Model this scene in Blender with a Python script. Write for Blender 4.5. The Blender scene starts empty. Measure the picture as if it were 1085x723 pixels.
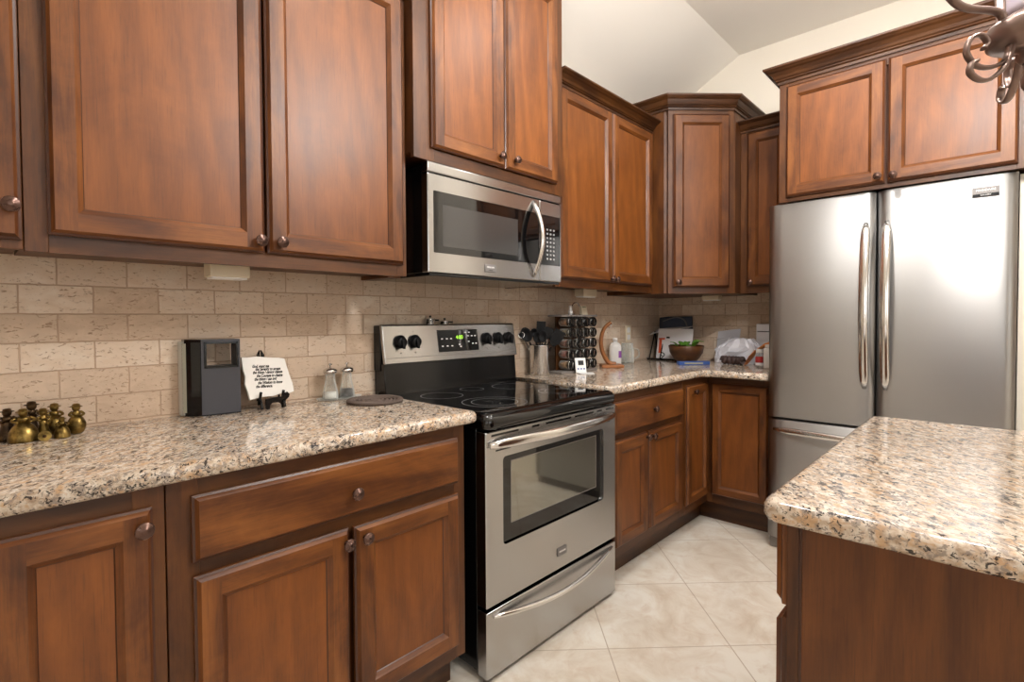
import bpy, bmesh, math, random
from mathutils import Vector, Matrix
random.seed(7)
S = bpy.context.scene
COL = S.collection
PI = math.pi

# ------------------------------------------------------------------ camera
CX, CY, CZ = -1.13867, -1.84227, 1.20462
YAW, PITCH, ROLL, FPX, PPY = 0.754294, -0.0237905, -0.0054954, 550.935, -10.0676
Fv = Vector((math.cos(YAW)*math.cos(PITCH), math.sin(YAW)*math.cos(PITCH), math.sin(PITCH)))
R0 = Vector((math.sin(YAW), -math.cos(YAW), 0))
U0 = R0.cross(Fv)
Rv = R0*math.cos(ROLL) + U0*math.sin(ROLL)
Uv = U0*math.cos(ROLL) - R0*math.sin(ROLL)
cam = bpy.data.cameras.new('camera')
cam.sensor_width = 36; cam.sensor_fit = 'HORIZONTAL'
cam.lens = FPX/1085*36; cam.shift_y = PPY/1085
cam.clip_start = 0.02
co = bpy.data.objects.new('camera', cam); COL.objects.link(co)
co.matrix_world = Matrix(((Rv.x, Uv.x, -Fv.x, CX), (Rv.y, Uv.y, -Fv.y, CY), (Rv.z, Uv.z, -Fv.z, CZ), (0, 0, 0, 1)))
S.camera = co

# ------------------------------------------------------------------ light and exposure
S.view_settings.view_transform = 'Standard'; S.view_settings.look = 'None'
S.view_settings.gamma = 1; S.view_settings.use_curve_mapping = False
S.view_settings.exposure = 0.42
S.cycles.use_denoising = True
S.cycles.max_bounces = 8; S.cycles.diffuse_bounces = 4; S.cycles.glossy_bounces = 4
S.cycles.sample_clamp_indirect = 4.0
S.cycles.caustics_reflective = False; S.cycles.caustics_refractive = False
W = bpy.data.worlds.new('world'); S.world = W; W.use_nodes = True
W.node_tree.nodes['Background'].inputs[0].default_value = (0.9, 0.95, 1, 1)
W.node_tree.nodes['Background'].inputs[1].default_value = 0.6

FLOOR = 0.022
BULB_STRENGTH = 620
BULB_COLOR = (1.0, 0.975, 0.945)

def area_lamp(name, loc, target, size, power, color, sy=None, shape='DISK'):
    l = bpy.data.lights.new(name, 'AREA'); l.energy = power; l.color = color
    l.shape = shape if sy is None else 'RECTANGLE'; l.size = size
    if sy: l.size_y = sy
    o = bpy.data.objects.new(name, l); COL.objects.link(o); o.location = loc
    d = Vector(target) - Vector(loc)
    o.rotation_euler = d.to_track_quat('-Z', 'Y').to_euler()
    return o
WARM = (1, .975, .945)
CANS = [(-0.15, -0.98), (1.0, -1.30), (-1.6, -2.2), (0.9, -3.2), (-1.0, -3.6)]  # first inferred from a cabinet highlight, the other four added unseen as fill
for cx_, cy_ in CANS:
    area_lamp('recessed_and_fill_lamp', (cx_, cy_, 2.91), (cx_, cy_, 0), .16, (7 if cx_ > 1 else 9) if cy_ > -1.5 else 1.5, WARM)
area_lamp('window_daylight', (-3.05, -3.3, 1.55), (1.0, -1.2, 1.0), 1.3, 3, (.93, .96, 1), 1.2)  # unseen area lamps added for fill at the far windows
area_lamp('window_daylight', (-0.9, -4.85, 1.55), (0.3, -0.5, 1.1), 1.6, 3, (.93, .96, 1), 1.2)

# ------------------------------------------------------------------ materials
def srgb(r, g, b):
    f = lambda c: c/12.92 if c <= .04045 else ((c+.055)/1.055)**2.4
    return (f(r/255), f(g/255), f(b/255), 1)

class NT:
    def __init__(s, name):
        s.m = bpy.data.materials.new(name); s.m.use_nodes = True
        s.t = s.m.node_tree; s.t.nodes.clear()
        s.out = s.t.nodes.new('ShaderNodeOutputMaterial')
        s.b = s.n('ShaderNodeBsdfPrincipled'); s.l(s.b.outputs[0], s.out.inputs[0])
    def n(s, ty, **kw):
        x = s.t.nodes.new(ty)
        for k, v in kw.items():
            if k in x.inputs.keys(): s.set(x.inputs[k], v)
            else: setattr(x, k, v)
        return x
    def set(s, inp, v):
        if hasattr(v, 'is_output'): s.t.links.new(v, inp)
        else: inp.default_value = v
    def l(s, a, b): s.t.links.new(a, b)
    def p(s, **kw):
        for k, v in kw.items(): s.set(s.b.inputs[k.replace('_', ' ')], v)
    def math(s, op, a, b=0.0, c=0.0):
        x = s.t.nodes.new('ShaderNodeMath'); x.operation = op
        s.set(x.inputs[0], a); s.set(x.inputs[1], b); s.set(x.inputs[2], c)
        return x.outputs[0]
    def ramp(s, fac, stops):
        x = s.t.nodes.new('ShaderNodeValToRGB'); s.set(x.inputs[0], fac)
        e = x.color_ramp.elements
        e[0].position, e[0].color = stops[0]; e[1].position, e[1].color = stops[1]
        for p_, c_ in stops[2:]:
            k = e.new(p_); k.color = c_
        return x.outputs[0]
    def mix(s, fac, a, b, mode='MIX'):
        x = s.t.nodes.new('ShaderNodeMix'); x.data_type = 'RGBA'; x.blend_type = mode
        s.set(x.inputs[0], fac); s.set(x.inputs[6], a); s.set(x.inputs[7], b)
        return x.outputs[2]
    def coord(s): return s.n('ShaderNodeTexCoord').outputs['Object']
    def noise(s, vec, scale, detail=3, rough=.55, dist=0):
        x = s.n('ShaderNodeTexNoise', Vector=vec, Scale=scale, Detail=detail, Roughness=rough, Distortion=dist)
        return x.outputs[0]
    def mapping(s, vec, scale=(1, 1, 1), loc=(0, 0, 0), rot=(0, 0, 0)):
        return s.n('ShaderNodeMapping', Vector=vec, Scale=scale, Location=loc, Rotation=rot).outputs[0]
    def bump(s, h, strength=.2, dist=.002):
        x = s.n('ShaderNodeBump', Height=h, Strength=strength, Distance=dist)
        s.l(x.outputs[0], s.b.inputs['Normal'])

def plain(name, col, rough=.5, metal=0.0, spec=.5, **kw):
    t = NT(name); t.p(Base_Color=col, Roughness=rough, Metallic=metal)
    t.b.inputs['Specular IOR Level'].default_value = spec
    for k, v in kw.items(): t.b.inputs[k.replace('_', ' ')].default_value = v
    nz = t.noise(t.coord(), 60, 2)
    t.set(t.b.inputs['Roughness'], t.math('MULTIPLY_ADD', nz, .08, rough-.04))
    return t.m

def wood(name, axis, tone=1.0, contrast=1.0):
    t = NT(name)
    oi = t.n('ShaderNodeObjectInfo').outputs['Random']
    off = t.n('ShaderNodeCombineXYZ', X=t.math('MULTIPLY', oi, 37.0), Y=t.math('MULTIPLY', oi, 19.0), Z=t.math('MULTIPLY', oi, 53.0)).outputs[0]
    v = t.n('ShaderNodeVectorMath', operation='ADD')
    t.set(v.inputs[0], t.coord()); t.set(v.inputs[1], off); v = v.outputs[0]
    vert = axis == 'z'
    st = lambda k: t.mapping(v, (1, 1, k) if vert else (k, k, 1))
    warp = t.noise(st(.5), 7, 3)
    fine = t.noise(st(.06), 190, 5, .7)
    pore = t.noise(st(.035), 320, 3, .6)
    band = t.noise(st(.12), 13, 4, .6, 1.2)
    blot = t.noise(st(.55), 6.5, 5, .66, .9)
    wv = t.n('ShaderNodeTexWave', Vector=st(.16), Scale=7.0, Distortion=9.0, Detail=3.0, **{'Detail Scale': 1.3})
    wv.bands_direction = 'DIAGONAL'
    mixv = t.math('ADD', t.math('MULTIPLY', band, .26), t.math('ADD', t.math('MULTIPLY', blot, .42), t.math('ADD', t.math('MULTIPLY', fine, .22), t.math('MULTIPLY', wv.outputs['Fac'], .10))))
    fac = t.math('MULTIPLY_ADD', t.math('SUBTRACT', mixv, .5), contrast, .5)
    c = t.ramp(fac, [(.28, srgb(52*tone, 26*tone, 10*tone)), (.74, srgb(158*tone, 99*tone, 46*tone)), (.42, srgb(90*tone, 48*tone, 18*tone)), (.54, srgb(122*tone, 70*tone, 28*tone))])
    pm = t.n('ShaderNodeMapRange', Value=pore, **{'From Min': .56, 'From Max': .70, 'To Max': .38}).outputs[0]
    c = t.mix(pm, c, srgb(70*tone, 38*tone, 20*tone))
    # knots
    vo = t.n('ShaderNodeTexVoronoi', Vector=st(.75), Scale=3.0, Randomness=1.0)
    dist = t.math('ADD', vo.outputs['Distance'], t.math('MULTIPLY', t.math('SUBTRACT', warp, .5), .16))
    sep = t.n('ShaderNodeSeparateColor', Color=vo.outputs['Color'])
    pick = t.math('GREATER_THAN', sep.outputs[0], .5)
    rings = t.math('SINE', t.math('MULTIPLY', dist, 150.0))
    halo = t.math('MULTIPLY', pick, t.n('ShaderNodeMapRange', Value=dist, **{'From Min': .03, 'From Max': .20, 'To Min': .55, 'To Max': 0.0}).outputs[0])
    halo = t.math('MULTIPLY', halo, t.math('MULTIPLY_ADD', rings, .3, .7))
    core = t.math('MULTIPLY', pick, t.n('ShaderNodeMapRange', Value=dist, **{'From Min': .018, 'From Max': .042, 'To Min': .92, 'To Max': 0.0}).outputs[0])
    c = t.mix(halo, c, srgb(84*tone, 46*tone, 24*tone)); c = t.mix(core, c, srgb(36, 20, 14))
    hv = t.n('ShaderNodeHueSaturation', Color=c, Value=t.math('MULTIPLY_ADD', oi, .14, .93)).outputs[0]
    t.p(Base_Color=hv, Roughness=t.math('MULTIPLY_ADD', blot, .12, .36))
    t.b.inputs['Specular IOR Level'].default_value = .42
    t.bump(t.math('ADD', t.math('MULTIPLY', fine, .5), blot), .12, .002)
    return t.m

M = {}
M['wv'] = wood('stained_alder_vertical', 'z', 1.02, .46)
M['ws'] = wood('stained_alder_stile', 'z', .90, 1.05)
M['wh'] = wood('stained_alder_horizontal', 'x', .90, 1.0)
M['wf'] = wood('stained_alder_face_frame', 'z', .74, .9)
M['wfh'] = wood('stained_alder_face_rail', 'x', .68, .9)
M['wi'] = wood('stained_alder_island_shade', 'z', .84, .7)  # darker copy of the wood, with the end panel's shade in its colour
M['glaze'] = plain('dark_glaze', srgb(66, 34, 18), .35)
M['wd'] = wood('stained_alder_moulding', 'x', .60, 1.2)
WS = [M['wv'], M['wh'], M['wf'], M['wfh'], M['glaze'], M['wd'], M['ws'], M['wi']]
WV, WH, WF, WFH, GL, WD, WST, WI = range(8)
M['bronze'] = plain('oil_rubbed_bronze', srgb(94, 72, 64), .28, .85)
M['iron'] = plain('brushed_brown_iron', srgb(132, 112, 104), .34, .75)
M['black'] = plain('black_enamel', srgb(13, 13, 14), .13, 0, .4)
M['blackmatte'] = plain('black_plastic', srgb(16, 16, 18), .40, 0, .2)
M['glassblack'] = plain('black_ceramic_glass', srgb(7, 7, 8), .04, 0, .6)
M['white'] = plain('white_plastic', srgb(232, 230, 228), .4)
M['cream'] = plain('cream_plastic', srgb(226, 212, 186), .5)
M['chrome'] = plain('chrome', (.85, .85, .86, 1), .08, 1.0)
M['badge'] = plain('badge_plate', srgb(122, 118, 116), .35, .3)
M['grey'] = plain('grey_paint', srgb(128, 122, 118), .4)
M['ringgrey'] = plain('printed_burner_ring', srgb(150, 150, 150), .3)

def steel(name, base, rough, tangent, aniso=.75, streak=(1, 60, 60)):
    t = NT(name)
    nz = t.noise(t.mapping(t.coord(), streak), 14, 4, .6)
    sm = t.noise(t.coord(), 5, 4, .6)
    t.p(Base_Color=t.mix(sm, (base*.99, base*.98, base*.97, 1), (base*1.01, base*1.0, base*.99, 1)), Metallic=1.0,
        Roughness=t.math('ADD', t.math('MULTIPLY_ADD', nz, .012, rough-.012), t.math('MULTIPLY', sm, .012)), Anisotropic=aniso)
    cv = t.n('ShaderNodeCombineXYZ', X=tangent[0], Y=tangent[1], Z=tangent[2])
    t.l(cv.outputs[0], t.b.inputs['Tangent'])
    return t.m
M['steel'] = steel('brushed_steel', .44, .25, (0, 0, 1), .7, (1, 1, 60))
M['steelf'] = steel('brushed_fridge_steel', .38, .40, (0, 0, 1), .80, (1, 1, 60))
M['steelp'] = plain('polished_steel', (.72, .71, .70, 1), .16, 1.0)

def granite():
    t = NT('cream_granite')
    v = t.mapping(t.coord(), (1, 1, 1), rot=(0, 0, .75))
    v = t.mapping(v, (1.15, .62, 1.1))
    sh = lambda x, y, z: t.mapping(v, loc=(x, y, z))
    mr = lambda val, a, b, to=1.0: t.n('ShaderNodeMapRange', Value=val, **{'From Min': a, 'From Max': b, 'To Max': to}).outputs[0]
    big = t.noise(v, 10, 3, .6)
    mid = t.noise(sh(2, 2, 2), 74, 4, .62, .5)
    rust = t.noise(sh(7, 1, 6), 46, 3, .6, .5)
    gr = t.noise(sh(3, 5, 1), 98, 4, .62, .6)
    bl = t.noise(sh(9, 2, 4), 112, 4, .62, .8)
    sp = t.noise(sh(4, 4, 9), 190, 2, .6)
    cl = t.math('SUBTRACT', t.noise(sh(1, 8, 2), 22, 2), .5)
    c = t.ramp(mid, [(.34, srgb(170, 146, 124)), (.66, srgb(224, 215, 204)), (.45, srgb(196, 177, 157)), (.55, srgb(212, 198, 181))])
    c = t.mix(mr(rust, .52, .64, .75), c, srgb(200, 160, 118))
    c = t.mix(mr(t.math('ADD', gr, t.math('MULTIPLY', cl, .20)), .52, .575, .80), c, srgb(140, 128, 120))
    c = t.mix(mr(t.math('ADD', bl, t.math('MULTIPLY', cl, .24)), .56, .60, .95), c, srgb(42, 37, 36))
    c = t.mix(mr(sp, .66, .70, .8), c, srgb(56, 48, 46))
    t.p(Base_Color=c, Roughness=.12); t.b.inputs['Specular IOR Level'].default_value = .5
    return t.m
M['granite'] = granite()

def travertine(name, axis, u0):
    t = NT(name)
    sep = t.n('ShaderNodeSeparateXYZ', Vector=t.coord())
    u = t.math('SUBTRACT', sep.outputs[0] if axis == 'x' else sep.outputs[1], u0)
    wob = t.noise(t.coord(), 22, 2)
    u = t.math('ADD', u, t.math('MULTIPLY_ADD', wob, .004, -.002))
    z = t.math('ADD', t.math('SUBTRACT', sep.outputs[2], .9205), t.math('MULTIPLY_ADD', wob, -.004, .002))
    uv = t.n('ShaderNodeCombineXYZ', X=u, Y=z).outputs[0]
    br = t.n('ShaderNodeTexBrick', Vector=uv, Scale=1.0)
    br.offset = .5; br.offset_frequency = 2
    br.inputs['Color1'].default_value = (0, 0, 0, 1); br.inputs['Color2'].default_value = (1, 1, 1, 1); br.inputs['Mortar'].default_value = (.5, .5, .5, 1)
    br.inputs['Brick Width'].default_value = .1524; br.inputs['Row Height'].default_value = .0762
    br.inputs['Mortar Size'].default_value = .0024; br.inputs['Mortar Smooth'].default_value = .5
    cloud = t.noise(t.mapping(t.coord(), (1, 1, 1.6)), 16, 5, .62, .6)
    pits = t.noise(t.mapping(t.coord(), (1, 1, 2.4)), 75, 3, .6, .8)
    tile = t.mix(br.outputs['Color'], srgb(190, 164, 140), srgb(228, 213, 195))
    tile = t.mix(t.n('ShaderNodeMapRange', Value=cloud, **{'From Min': .35, 'From Max': .7}).outputs[0], tile, srgb(212, 188, 164))
    pm = t.n('ShaderNodeMapRange', Value=pits, **{'From Min': .59, 'From Max': .68}).outputs[0]
    tile = t.mix(t.math('MULTIPLY', pm, .7), tile, srgb(142, 108, 82))
    c = t.mix(br.outputs['Fac'], tile, srgb(186, 158, 134))
    t.p(Base_Color=c, Roughness=.5); t.b.inputs['Specular IOR Level'].default_value = .35
    h = t.math('SUBTRACT', t.math('MULTIPLY', br.outputs['Fac'], -1.0), t.math('MULTIPLY', pm, .5))
    t.bump(h, .7, .0025)
    return t.m
M['travA'] = travertine('travertine_tile', 'x', -.957)
M['travB'] = travertine('travertine_tile_side', 'y', -.263)

def floor_mat():
    t = NT('floor_tile')
    v = t.mapping(t.coord(), rot=(0, 0, PI/4))
    sep = t.n('ShaderNodeSeparateXYZ', Vector=t.coord())
    a = t.math('MULTIPLY', t.math('ADD', sep.outputs[0], sep.outputs[1]), .70711)
    b = t.math('MULTIPLY', t.math('SUBTRACT', sep.outputs[0], sep.outputs[1]), .70711)
    uv = t.n('ShaderNodeCombineXYZ', X=t.math('ADD', a, .285), Y=t.math('SUBTRACT', b, .893)).outputs[0]
    br = t.n('ShaderNodeTexBrick', Vector=uv, Scale=1.0); br.offset = 0; br.offset_frequency = 2
    br.inputs['Color1'].default_value = (0, 0, 0, 1); br.inputs['Color2'].default_value = (1, 1, 1, 1)
    br.inputs['Brick Width'].default_value = .4445; br.inputs['Row Height'].default_value = .4415
    br.inputs['Mortar Size'].default_value = .0024; br.inputs['Mortar Smooth'].default_value = .3
    cl = t.noise(t.coord(), 5, 5, .62, .8); c2 = t.noise(t.mapping(t.coord(), loc=(4, 2, 0)), 13, 4, .65, .8)
    c = t.ramp(cl, [(.34, srgb(216, 202, 184)), (.64, srgb(242, 236, 226)), (.5, srgb(232, 222, 208))])
    c = t.mix(t.n('ShaderNodeMapRange', Value=c2, **{'From Min': .52, 'From Max': .74, 'To Max': .5}).outputs[0], c, srgb(208, 184, 160))
    c = t.mix(t.math('MULTIPLY', br.outputs['Color'], .08), c, srgb(190, 165, 140))
    c = t.mix(t.math('MULTIPLY', br.outputs['Fac'], .8), c, srgb(182, 162, 140))
    t.p(Base_Color=c, Roughness=.38)
    t.bump(t.math('MULTIPLY', br.outputs['Fac'], -1.0), .35, .002)
    return t.m
M['floor'] = floor_mat()

def paint(name, col, rough=.7):
    t = NT(name); nz = t.noise(t.coord(), 180, 3)
    t.p(Base_Color=col, Roughness=rough); t.bump(nz, .08, .001)
    return t.m
M['wall'] = paint('cream_wall_paint', srgb(243, 235, 221))
M['ceil'] = paint('ceiling_paint', srgb(247, 242, 234))
M['trim'] = paint('white_trim_paint', srgb(236, 232, 224), .4)
M['fabric'] = plain('grey_fabric', srgb(120, 118, 120), .8)

def glass(name, col=(1, 1, 1, 1), rough=.02, mixt=.75):
    t = NT(name)
    t.p(Base_Color=col, Roughness=rough); t.b.inputs['Specular IOR Level'].default_value = .6
    tr = t.n('ShaderNodeBsdfTransparent', Color=col)
    lw = t.n('ShaderNodeLayerWeight', Blend=.25)
    mx = t.n('ShaderNodeMixShader')
    fac = t.math('MAXIMUM', t.math('SUBTRACT', mixt, lw.outputs['Facing']), .15)
    t.set(mx.inputs[0], fac); t.l(t.b.outputs[0], mx.inputs[1]); t.l(tr.outputs[0], mx.inputs[2])
    t.l(mx.outputs[0], t.out.inputs[0])
    return t.m
M['glass'] = glass('clear_glass', (.93, .95, .94, 1), .03, .92)
M['plasticclear'] = glass('clear_acrylic', (.93, .94, .90, 1), .08, .85)
M['bagclear'] = glass('thin_translucent_plastic', (.90, .90, .95, 1), .25, .45)
M['winglass'] = glass('appliance_window_glass', (.30, .30, .31, 1), .03, .55)

def emit(name, col, s):
    t = NT(name); t.p(Base_Color=col, Emission_Color=col, Emission_Strength=s)
    return t.m
M['bulb'] = emit('lamp_bulb', BULB_COLOR + (1,), BULB_STRENGTH)
M['canlens'] = emit('recessed_and_fill_lens', (1, .92, .8, 1), 6)
M['greenled'] = emit('green_display', (.40, .9, .05, 1), .8)
M['daylight'] = emit('added_fill_pane', (.9, .95, 1, 1), 1.2)  # glowing pane added as an unseen source of fill

# ------------------------------------------------------------------ mesh helpers
def frame(o, r):
    o = Vector(o); r = Vector(r).normalized(); z = Vector((0, 0, 1)); n = r.cross(z)
    return lambda u, w, d: o + r*u + z*w + n*d
FA = lambda y: frame((0, y, 0), (1, 0, 0))          # wall with the range, d towards the room
FB = lambda x: frame((x, 0, 0), (0, -1, 0))         # wall with the fridge; u = -y

class MB:
    def __init__(s): s.bm = bmesh.new()
    def face(s, pts, mi=0, smooth=False):
        f = s.bm.faces.new([s.bm.verts.new(p) for p in pts]); f.material_index = mi; f.smooth = smooth
        return f
    def hexa(s, P, mi=0, bev=0, seg=2, mis=None):
        """P: 8 points, bottom ring then top ring"""
        v = [s.bm.verts.new(p) for p in P]; fs = []
        for k, ix in enumerate(((3, 2, 1, 0), (4, 5, 6, 7), (0, 1, 5, 4), (1, 2, 6, 5), (2, 3, 7, 6), (3, 0, 4, 7))):
            f = s.bm.faces.new([v[i] for i in ix]); f.material_index = mis[k] if mis else mi; fs.append(f)
        bmesh.ops.recalc_face_normals(s.bm, faces=fs)
        if bev:
            es = list({e for f in fs for e in f.edges})
            r = bmesh.ops.bevel(s.bm, geom=es, offset=bev, segments=seg, affect='EDGES', profile=.5)
            for f in r['faces']: f.material_index = mi; f.smooth = True
        return s
    def box(s, x0, x1, y0, y1, z0, z1, mi=0, bev=0, seg=2, F=None):
        P = [(x0, y0, z0), (x1, y0, z0), (x1, y1, z0), (x0, y1, z0), (x0, y0, z1), (x1, y0, z1), (x1, y1, z1), (x0, y1, z1)]
        if F: P = [F(a, c, b) for a, b, c in P]      # in a frame: x=u, y=d, z=w
        return s.hexa([Vector(p) for p in P], mi, bev, seg)
    def loft(s, rings, mi=0, smooth=True, cap=True, closed=True, cap_smooth=False):
        V = [[s.bm.verts.new(p) for p in r] for r in rings]; n = len(V[0]); fs = []
        for a, b in zip(V, V[1:]):
            for i in range(n if closed else n-1):
                j = (i+1) % n
                try: f = s.bm.faces.new((a[i], a[j], b[j], b[i]))
                except ValueError: continue
                f.material_index = mi; f.smooth = smooth; fs.append(f)
        if cap and closed:
            for r in (V[0][::-1], V[-1]):
                f = s.bm.faces.new(r); f.material_index = mi; f.smooth = cap_smooth; fs.append(f)
        bmesh.ops.recalc_face_normals(s.bm, faces=fs)
        return s
    def lathe(s, prof, c, n=24, mi=0, axis=(0, 0, 1), smooth=True, cap=True):
        ax = Vector(axis).normalized(); c = Vector(c)
        q = Vector((0, 0, 1)).rotation_difference(ax)
        e1 = q @ Vector((1, 0, 0)); e2 = q @ Vector((0, 1, 0))
        rings = [[c + ax*h + (e1*math.cos(2*PI*i/n) + e2*math.sin(2*PI*i/n))*max(r, 1e-5) for i in range(n)] for r, h in prof]
        return s.loft(rings, mi, smooth, cap)
    def tube(s, pts, r, n=10, mi=0, flat=None, smooth=True, up=None):
        """sweep a circle (or an ellipse: flat=(a,b)) along pts; r number or list"""
        pts = [Vector(p) for p in pts]; m = len(pts)
        rr = r if isinstance(r, (list, tuple)) else [r]*m
        T = [(pts[min(i+1, m-1)] - pts[max(i-1, 0)]).normalized() for i in range(m)]
        ref = Vector(up) if up else (Vector((0, 0, 1)) if abs(T[0].z) < .9 else Vector((1, 0, 0)))
        rings = []
        e = (ref - T[0]*ref.dot(T[0])).normalized()
        for i in range(m):
            e = (e - T[i]*e.dot(T[i])).normalized(); b = T[i].cross(e)
            a_, b_ = flat if flat else (1, 1)
            rings.append([pts[i] + (e*math.cos(2*PI*k/n)*a_ + b*math.sin(2*PI*k/n)*b_)*rr[i] for k in range(n)])
        return s.loft(rings, mi, smooth)
    def prism(s, poly, fn0, fn1, mi=0, smooth=False):
        return s.loft([[fn0(*p) for p in poly], [fn1(*p) for p in poly]], mi, smooth)
    def ball(s, c, r, mi=0, sc=(1, 1, 1), n=14, m=9):
        c = Vector(c); rings = []
        for j in range(m+1):
            a = -PI/2 + PI*j/m; rad = max(math.cos(a), .002)
            rings.append([c + Vector((rad*math.cos(2*PI*i/n)*r*sc[0], rad*math.sin(2*PI*i/n)*r*sc[1], math.sin(a)*r*sc[2])) for i in range(n)])
        return s.loft(rings, mi, True, True, True, True)
    def build(s, name, mats, parent=None, base=None):
        me = bpy.data.meshes.new(name)
        org = Vector(base) if base is not None else (parent.get('_o') and Vector(parent['_o']) if parent else None)
        if org is not None: bmesh.ops.translate(s.bm, verts=s.bm.verts, vec=-Vector(org))
        s.bm.to_mesh(me); s.bm.free()
        for m in (mats if isinstance(mats, (list, tuple)) else [mats]): me.materials.append(m)
        o = bpy.data.objects.new(name, me); COL.objects.link(o)
        if parent: o.parent = parent
        elif org is not None: o.location = org
        return o

ORG = {}
def thing(name, label, cat, loc, group=None):
    o = bpy.data.objects.new(name, None); COL.objects.link(o); o.location = loc
    o.empty_display_size = .05
    o['label'] = label; o['category'] = cat
    if group: o['group'] = group
    ORG[o.name] = Vector(loc)
    return o
def part(name, mb, mats, parent, label=None):
    o = mb.build(name, mats, None)
    # move the mesh data into the local space of the top-level parent
    root = parent
    while root.parent: root = root.parent
    o.data.transform(Matrix.Translation(-ORG[root.name]))
    o.parent = parent
    if label: o['label'] = label
    return o
def single(name, mb, mats, label, cat, loc, group=None):
    o = mb.build(name, mats, None); o.data.transform(Matrix.Translation(-Vector(loc))); o.location = loc
    o['label'] = label; o['category'] = cat
    if group: o['group'] = group
    ORG[o.name] = Vector(loc)
    return o
def structure(name, mb, mats, parent=None):
    o = mb.build(name, mats, None); o['kind'] = 'structure'
    if parent: o.parent = parent
    return o
def copy_thing(root, loc, label, rz=0):
    r = root.copy(); COL.objects.link(r); r.location = loc; r.rotation_euler.z = rz; r['label'] = label
    for ch in root.children:
        c = ch.copy(); COL.objects.link(c); c.parent = r
        for g in ch.children:
            d = g.copy(); COL.objects.link(d); d.parent = c
    return r

def offset_poly(P, D):
    """inset a CCW polygon by per-edge distances"""
    n = len(P); out = []
    for i in range(n):
        p0, p1, p2 = P[i-1], P[i], P[(i+1) % n]
        d1, d2 = D[i-1], D[i]
        a = (p1[0]-p0[0], p1[1]-p0[1]); b = (p2[0]-p1[0], p2[1]-p1[1])
        la, lb = math.hypot(*a), math.hypot(*b)
        n1 = (-a[1]/la, a[0]/la); n2 = (-b[1]/lb, b[0]/lb)
        den = n1[0]*n2[1] - n1[1]*n2[0]
        if abs(den) < 1e-4: out.append((p1[0]+n2[0]*d2, p1[1]+n2[1]*d2)); continue
        c1 = n1[0]*p1[0]+n1[1]*p1[1]+d1; c2 = n2[0]*p1[0]+n2[1]*p1[1]+d2
        out.append(((c1*n2[1]-c2*n1[1])/den, (n1[0]*c2-n2[0]*c1)/den))
    return out

def text_mesh(name, body, size, mat, parent, F, u, w, d, italic=0.0, thick=.0004, align='LEFT', rotz=0.0, xs=1.0, space=1.0, bold=0.0):
    cu = bpy.data.curves.new(name, 'FONT'); cu.body = body; cu.size = size; cu.shear = italic; cu.offset = bold
    cu.align_x = align; cu.align_y = 'CENTER'; cu.extrude = thick; cu.space_line = space
    to = bpy.data.objects.new(name, cu); COL.objects.link(to)
    dg = bpy.context.evaluated_depsgraph_get(); dg.update()
    me = bpy.data.meshes.new_from_object(to.evaluated_get(dg)); bpy.data.objects.remove(to)
    for v in me.vertices:
        x, y, z = v.co; x *= xs
        x, y = x*math.cos(rotz)-y*math.sin(rotz), x*math.sin(rotz)+y*math.cos(rotz)
        v.co = F(u+x, w+y, d+z)
    me.materials.clear(); me.materials.append(mat)
    o = bpy.data.objects.new(name, me); COL.objects.link(o)
    root = parent
    while root.parent: root = root.parent
    me.transform(Matrix.Translation(-ORG[root.name])); o.parent = parent
    return o

# ------------------------------------------------------------------ cabinet helpers
def door_mesh(F, u0, u1, w0, w1, d0=.002, stile=.050, t=.020, slab=False):
    m = MB()
    def ring(i, d): return [F(u0+i, w0+i, d0+d), F(u1-i, w0+i, d0+d), F(u1-i, w1-i, d0+d), F(u0+i, w1-i, d0+d)]
    def band(a, b, mis):
        for k in range(4):
            j = (k+1) % 4
            m.face([a[k], a[j], b[j], b[k]], mis[k])
    HV = [WH, WST, WH, WST]; G4 = [GL]*4
    r0, r1, r2, r3 = ring(0, 0), ring(0, .008), ring(.005, .011), ring(.011, t)
    m.face(r0[::-1], WF)
    band(r0, r1, HV); band(r1, r2, G4); band(r2, r3, HV)
    if slab:
        m.face(r3, WH)
        return m
    o, i = .011, stile
    # flat stiles and rails: stiles run full height
    m.face([F(u0+o, w0+o, d0+t), F(u0+i, w0+i*0+o, d0+t), F(u0+i, w1-o, d0+t), F(u0+o, w1-o, d0+t)], WST)
    m.face([F(u1-i, w0+o, d0+t), F(u1-o, w0+o, d0+t), F(u1-o, w1-o, d0+t), F(u1-i, w1-o, d0+t)], WST)
    m.face([F(u0+i, w0+o, d0+t), F(u1-i, w0+o, d0+t), F(u1-i, w0+i, d0+t), F(u0+i, w0+i, d0+t)], WH)
    m.face([F(u0+i, w1-i, d0+t), F(u1-i, w1-i, d0+t), F(u1-i, w1-o, d0+t), F(u0+i, w1-o, d0+t)], WH)
    a, b, c, e = ring(i, t), ring(i+.003, t-.003), ring(i+.011, t-.010), ring(i+.013, t-.0125)
    band(a, b, HV); band(b, c, HV); band(c, e, G4)
    m.face(e, WV)
    return m

def knob_mesh(F, u, w, d):
    c = F(u, w, d); n = F(0, 0, 1) - F(0, 0, 0)
    return MB().lathe([(.0075, 0), (.0055, .004), (.005, .012), (.008, .014), (.0155, .016), (.0165, .019), (.0150, .0215), (.0115, .0215),
                       (.0105, .0235), (.0075, .0235), (.0065, .0255), (.003, .026), (0, .026)], c, 20, 0, n)

def add_door(root, F, u0, u1, w0, w1, knob=None, name='door', stile=.050, slab=False, label=None, d0=.002):
    d = part(name, door_mesh(F, u0, u1, w0, w1, d0, stile, slab=slab), WS, root, label)
    if knob: part('knob', knob_mesh(F, knob[0], knob[1], d0+.0195), M['bronze'], d, 'dark bronze round knob')
    return d

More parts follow.
